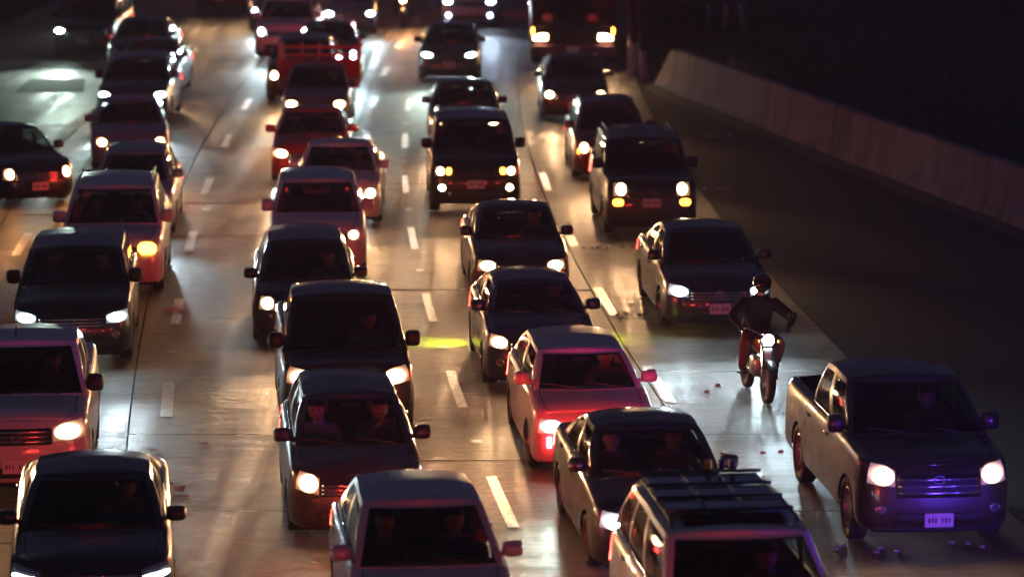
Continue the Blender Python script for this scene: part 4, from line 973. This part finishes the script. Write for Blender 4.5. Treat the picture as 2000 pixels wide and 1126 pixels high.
def bark(white):
    m, N, Lk, b = mat('bark'); gx = N.new('ShaderNodeNewGeometry'); mp = N.new('ShaderNodeMapping'); mp.inputs['Scale'].default_value = (5, 5, .9); Lk.new(gx.outputs['Position'], mp.inputs[0])
    n1 = noise(N, Lk, 3, mp.outputs[0], 6, .7); r = ramp(N, Lk, n1.outputs[0], [(.3, (.05, .03, .02)), (.7, (.17, .11, .075))])
    tc = N.new('ShaderNodeTexCoord'); sx = N.new('ShaderNodeSeparateXYZ'); Lk.new(tc.outputs['Object'], sx.inputs[0])
    ad = N.new('ShaderNodeMath'); ad.operation = 'MULTIPLY_ADD'; ad.inputs[1].default_value = .25; Lk.new(n1.outputs[0], ad.inputs[0]); Lk.new(sx.outputs[2], ad.inputs[2])
    gt = N.new('ShaderNodeMath'); gt.operation = 'LESS_THAN'; gt.inputs[1].default_value = white; Lk.new(ad.outputs[0], gt.inputs[0])
    r2 = ramp(N, Lk, n1.outputs[0], [(.25, (.35, .34, .32)), (.5, (.72, .71, .68))])
    q = N.new('ShaderNodeMix'); q.data_type = 'RGBA'; Lk.new(gt.outputs[0], q.inputs[0]); Lk.new(r.outputs[0], q.inputs[6]); Lk.new(r2.outputs[0], q.inputs[7]); Lk.new(q.outputs[2], b.inputs['Base Color'])
    b.inputs['Roughness'].default_value = .9; bp_ = N.new('ShaderNodeBump'); bp_.inputs['Strength'].default_value = .7; bp_.inputs['Distance'].default_value = .02; Lk.new(n1.outputs[0], bp_.inputs['Height']); Lk.new(bp_.outputs[0], b.inputs['Normal'])
    return m
M['leaf'] = plain('leaf', (.04, .075, .02), .55, var=.5)
def tree(x, y, h, r, lean, white, label, seed, leaves=900, z=None):
    rnd = random.Random(seed); z0 = (vz(x, y) if z is None else z) - .05
    root = empty('tree', (x, y, z0), 0, label, 'tree', 'roadside trees'); bm = bmesh.new(); pts = []
    for k in range(9):
        t = k / 8; pts.append((lean[0] * t * h + .06 * math.sin(k * 1.3 + seed), lean[1] * t * h + .05 * math.sin(k * 1.9), t * h))
    tube(bm, pts, [r * (1.25 if k == 0 else 1) * (1 - .09 * k) for k in range(9)], 10)
    tips = []
    for k in range(7):
        b0 = Vector(pts[4 + k % 5]); d = Vector((rnd.gauss(0, 1), rnd.gauss(0, 1), rnd.uniform(.3, 1.1))).normalized() * h * rnd.uniform(.22, .4)
        tube(bm, [b0, b0 + d * .5 + Vector((0, 0, .05)), b0 + d], [r * .35, r * .2, r * .06], 6); tips += [b0 + d, b0 + d * .7]
    mkb('trunk', bm, bark(white), root, True)
    v = []; f = []
    for k in range(leaves):
        c = rnd.choice(tips) + Vector((rnd.gauss(0, 1), rnd.gauss(0, 1), rnd.gauss(0, .7))) * h * .085; n = len(v)
        u = Vector((rnd.gauss(0, 1), rnd.gauss(0, 1), rnd.gauss(0, 1))).normalized(); w_ = u.cross(Vector((rnd.gauss(0, 1), rnd.gauss(0, 1), rnd.gauss(0, 1)))).normalized(); s = rnd.uniform(.05, .12)
        v += [c - u * s, c + w_ * s * .45, c + u * s, c - w_ * s * .45]; f.append((n, n + 1, n + 2, n + 3))
    cr = mk('crown', v, f, M['leaf'], root, False)
tree(3.42, 94.3, 7.5, .17, (-.012, .0), 1.05, 'thick tree with whitewashed foot beside the bus', 1, 1600, 0)
tree(3.66, 92.5, 7.0, .11, (-.022, .02), 1.0, 'slimmer tree with whitewashed foot at the barrier end', 2, 1300, 0)
for k, (x, y, ln, lb) in enumerate(((6.0, 100.5, (-.12, 0), 'slim leaning tree on the verge, leftmost behind the barrier'), (6.35, 99.2, (-.03, 0), 'slim upright tree on the verge, middle one behind the barrier'), (6.75, 98, (-.1, 0), 'slim leaning tree on the verge, rightmost with a whitewashed foot'))):
    tree(x, y, 5.0, .065, ln, .95, lb, 5 + k, 700)
for k, (x, y, lb) in enumerate(((10.5, 104, 'dark leafy tree on the slope behind the slim trunks'), (13.5, 92, 'dark leafy tree on the slope above the middle of the barrier'), (16.5, 86, 'dark leafy tree standing near the right edge of the slope'))):
    tree(x, y, 6.5, .14, (.01, 0), -1, lb, 20 + k, 1800)
bm = bmesh.new(); box(bm, (0, 0, 1.2), (1.5, .2, 2.6), .01); o = mkb('red_wall', bm, plain('red_stucco', (.32, .07, .05), .9, bump=.5, bscale=30)); o.location = (4.85, 107, -.1); o.rotation_euler = (0, 0, R(-14)); tag(o, 'red masonry wall rising beside the trees at the top', 'wall')  # same red base colour on every face of the wall
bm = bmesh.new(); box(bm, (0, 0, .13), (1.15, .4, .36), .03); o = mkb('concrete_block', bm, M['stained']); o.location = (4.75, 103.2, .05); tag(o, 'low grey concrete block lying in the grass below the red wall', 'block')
# ---------------------------------------------------------------- litter on the road
M['paper'] = plain('paper', (.42, .42, .4), .8)
for k, (x, y, s, lb) in enumerate(((-5.62, 54.5, .26, 'flattened pale paper lying across the dashed line'), (-6.2, 66.5, .14, 'small crumpled paper beside the dashed line near the left queue'), (-4.27, 41.2, .16, 'pale paper scrap near the dark navy sedan'), (-4.8, 43.6, .1, 'small white scrap right of the white pickup'), (-4.18, 44.0, .09, 'tiny paper scrap in the open left lane'), (-5.28, 50.8, .1, 'torn paper bit ahead of the black crossover'))):
    rnd = random.Random(k); v = []; f = []
    for i in range(4):
        for j in range(3): v.append((x + (i - 1.5) * s * .5 + rnd.gauss(0, s * .06), y + (j - 1) * s * .55 + rnd.gauss(0, s * .08), .014 + abs(rnd.gauss(0, s * .1))))
    for i in range(3):
        for j in range(2): a = i * 3 + j; f.append((a, a + 1, a + 4, a + 3))
    o = mk('paper_scrap', v, f, M['paper'], smooth=False); o.modifiers.new('t', 'SOLIDIFY').thickness = .002; tag(o, lb, 'litter', 'litter on the road')

# ---------------------------------------------------------------- the exhaust haze hanging over the traffic
bm = bmesh.new(); box(bm, (0, 65, 4.75), (130, 280, 11.7)); hz = mkb('haze', bm, []); tag(hz, 'thin exhaust haze over the whole road', 'haze', kind='stuff')
hm_ = bpy.data.materials.new('haze_air'); hm_.use_nodes = True; N = hm_.node_tree.nodes; N.remove(N['Principled BSDF'])
vo = N.new('ShaderNodeVolumePrincipled'); vo.inputs['Density'].default_value = .001; vo.inputs['Anisotropy'].default_value = 0; vo.inputs['Color'].default_value = (.9, .9, .92, 1)
hm_.node_tree.links.new(vo.outputs[0], N['Material Output'].inputs['Volume']); hz.data.materials.append(hm_)
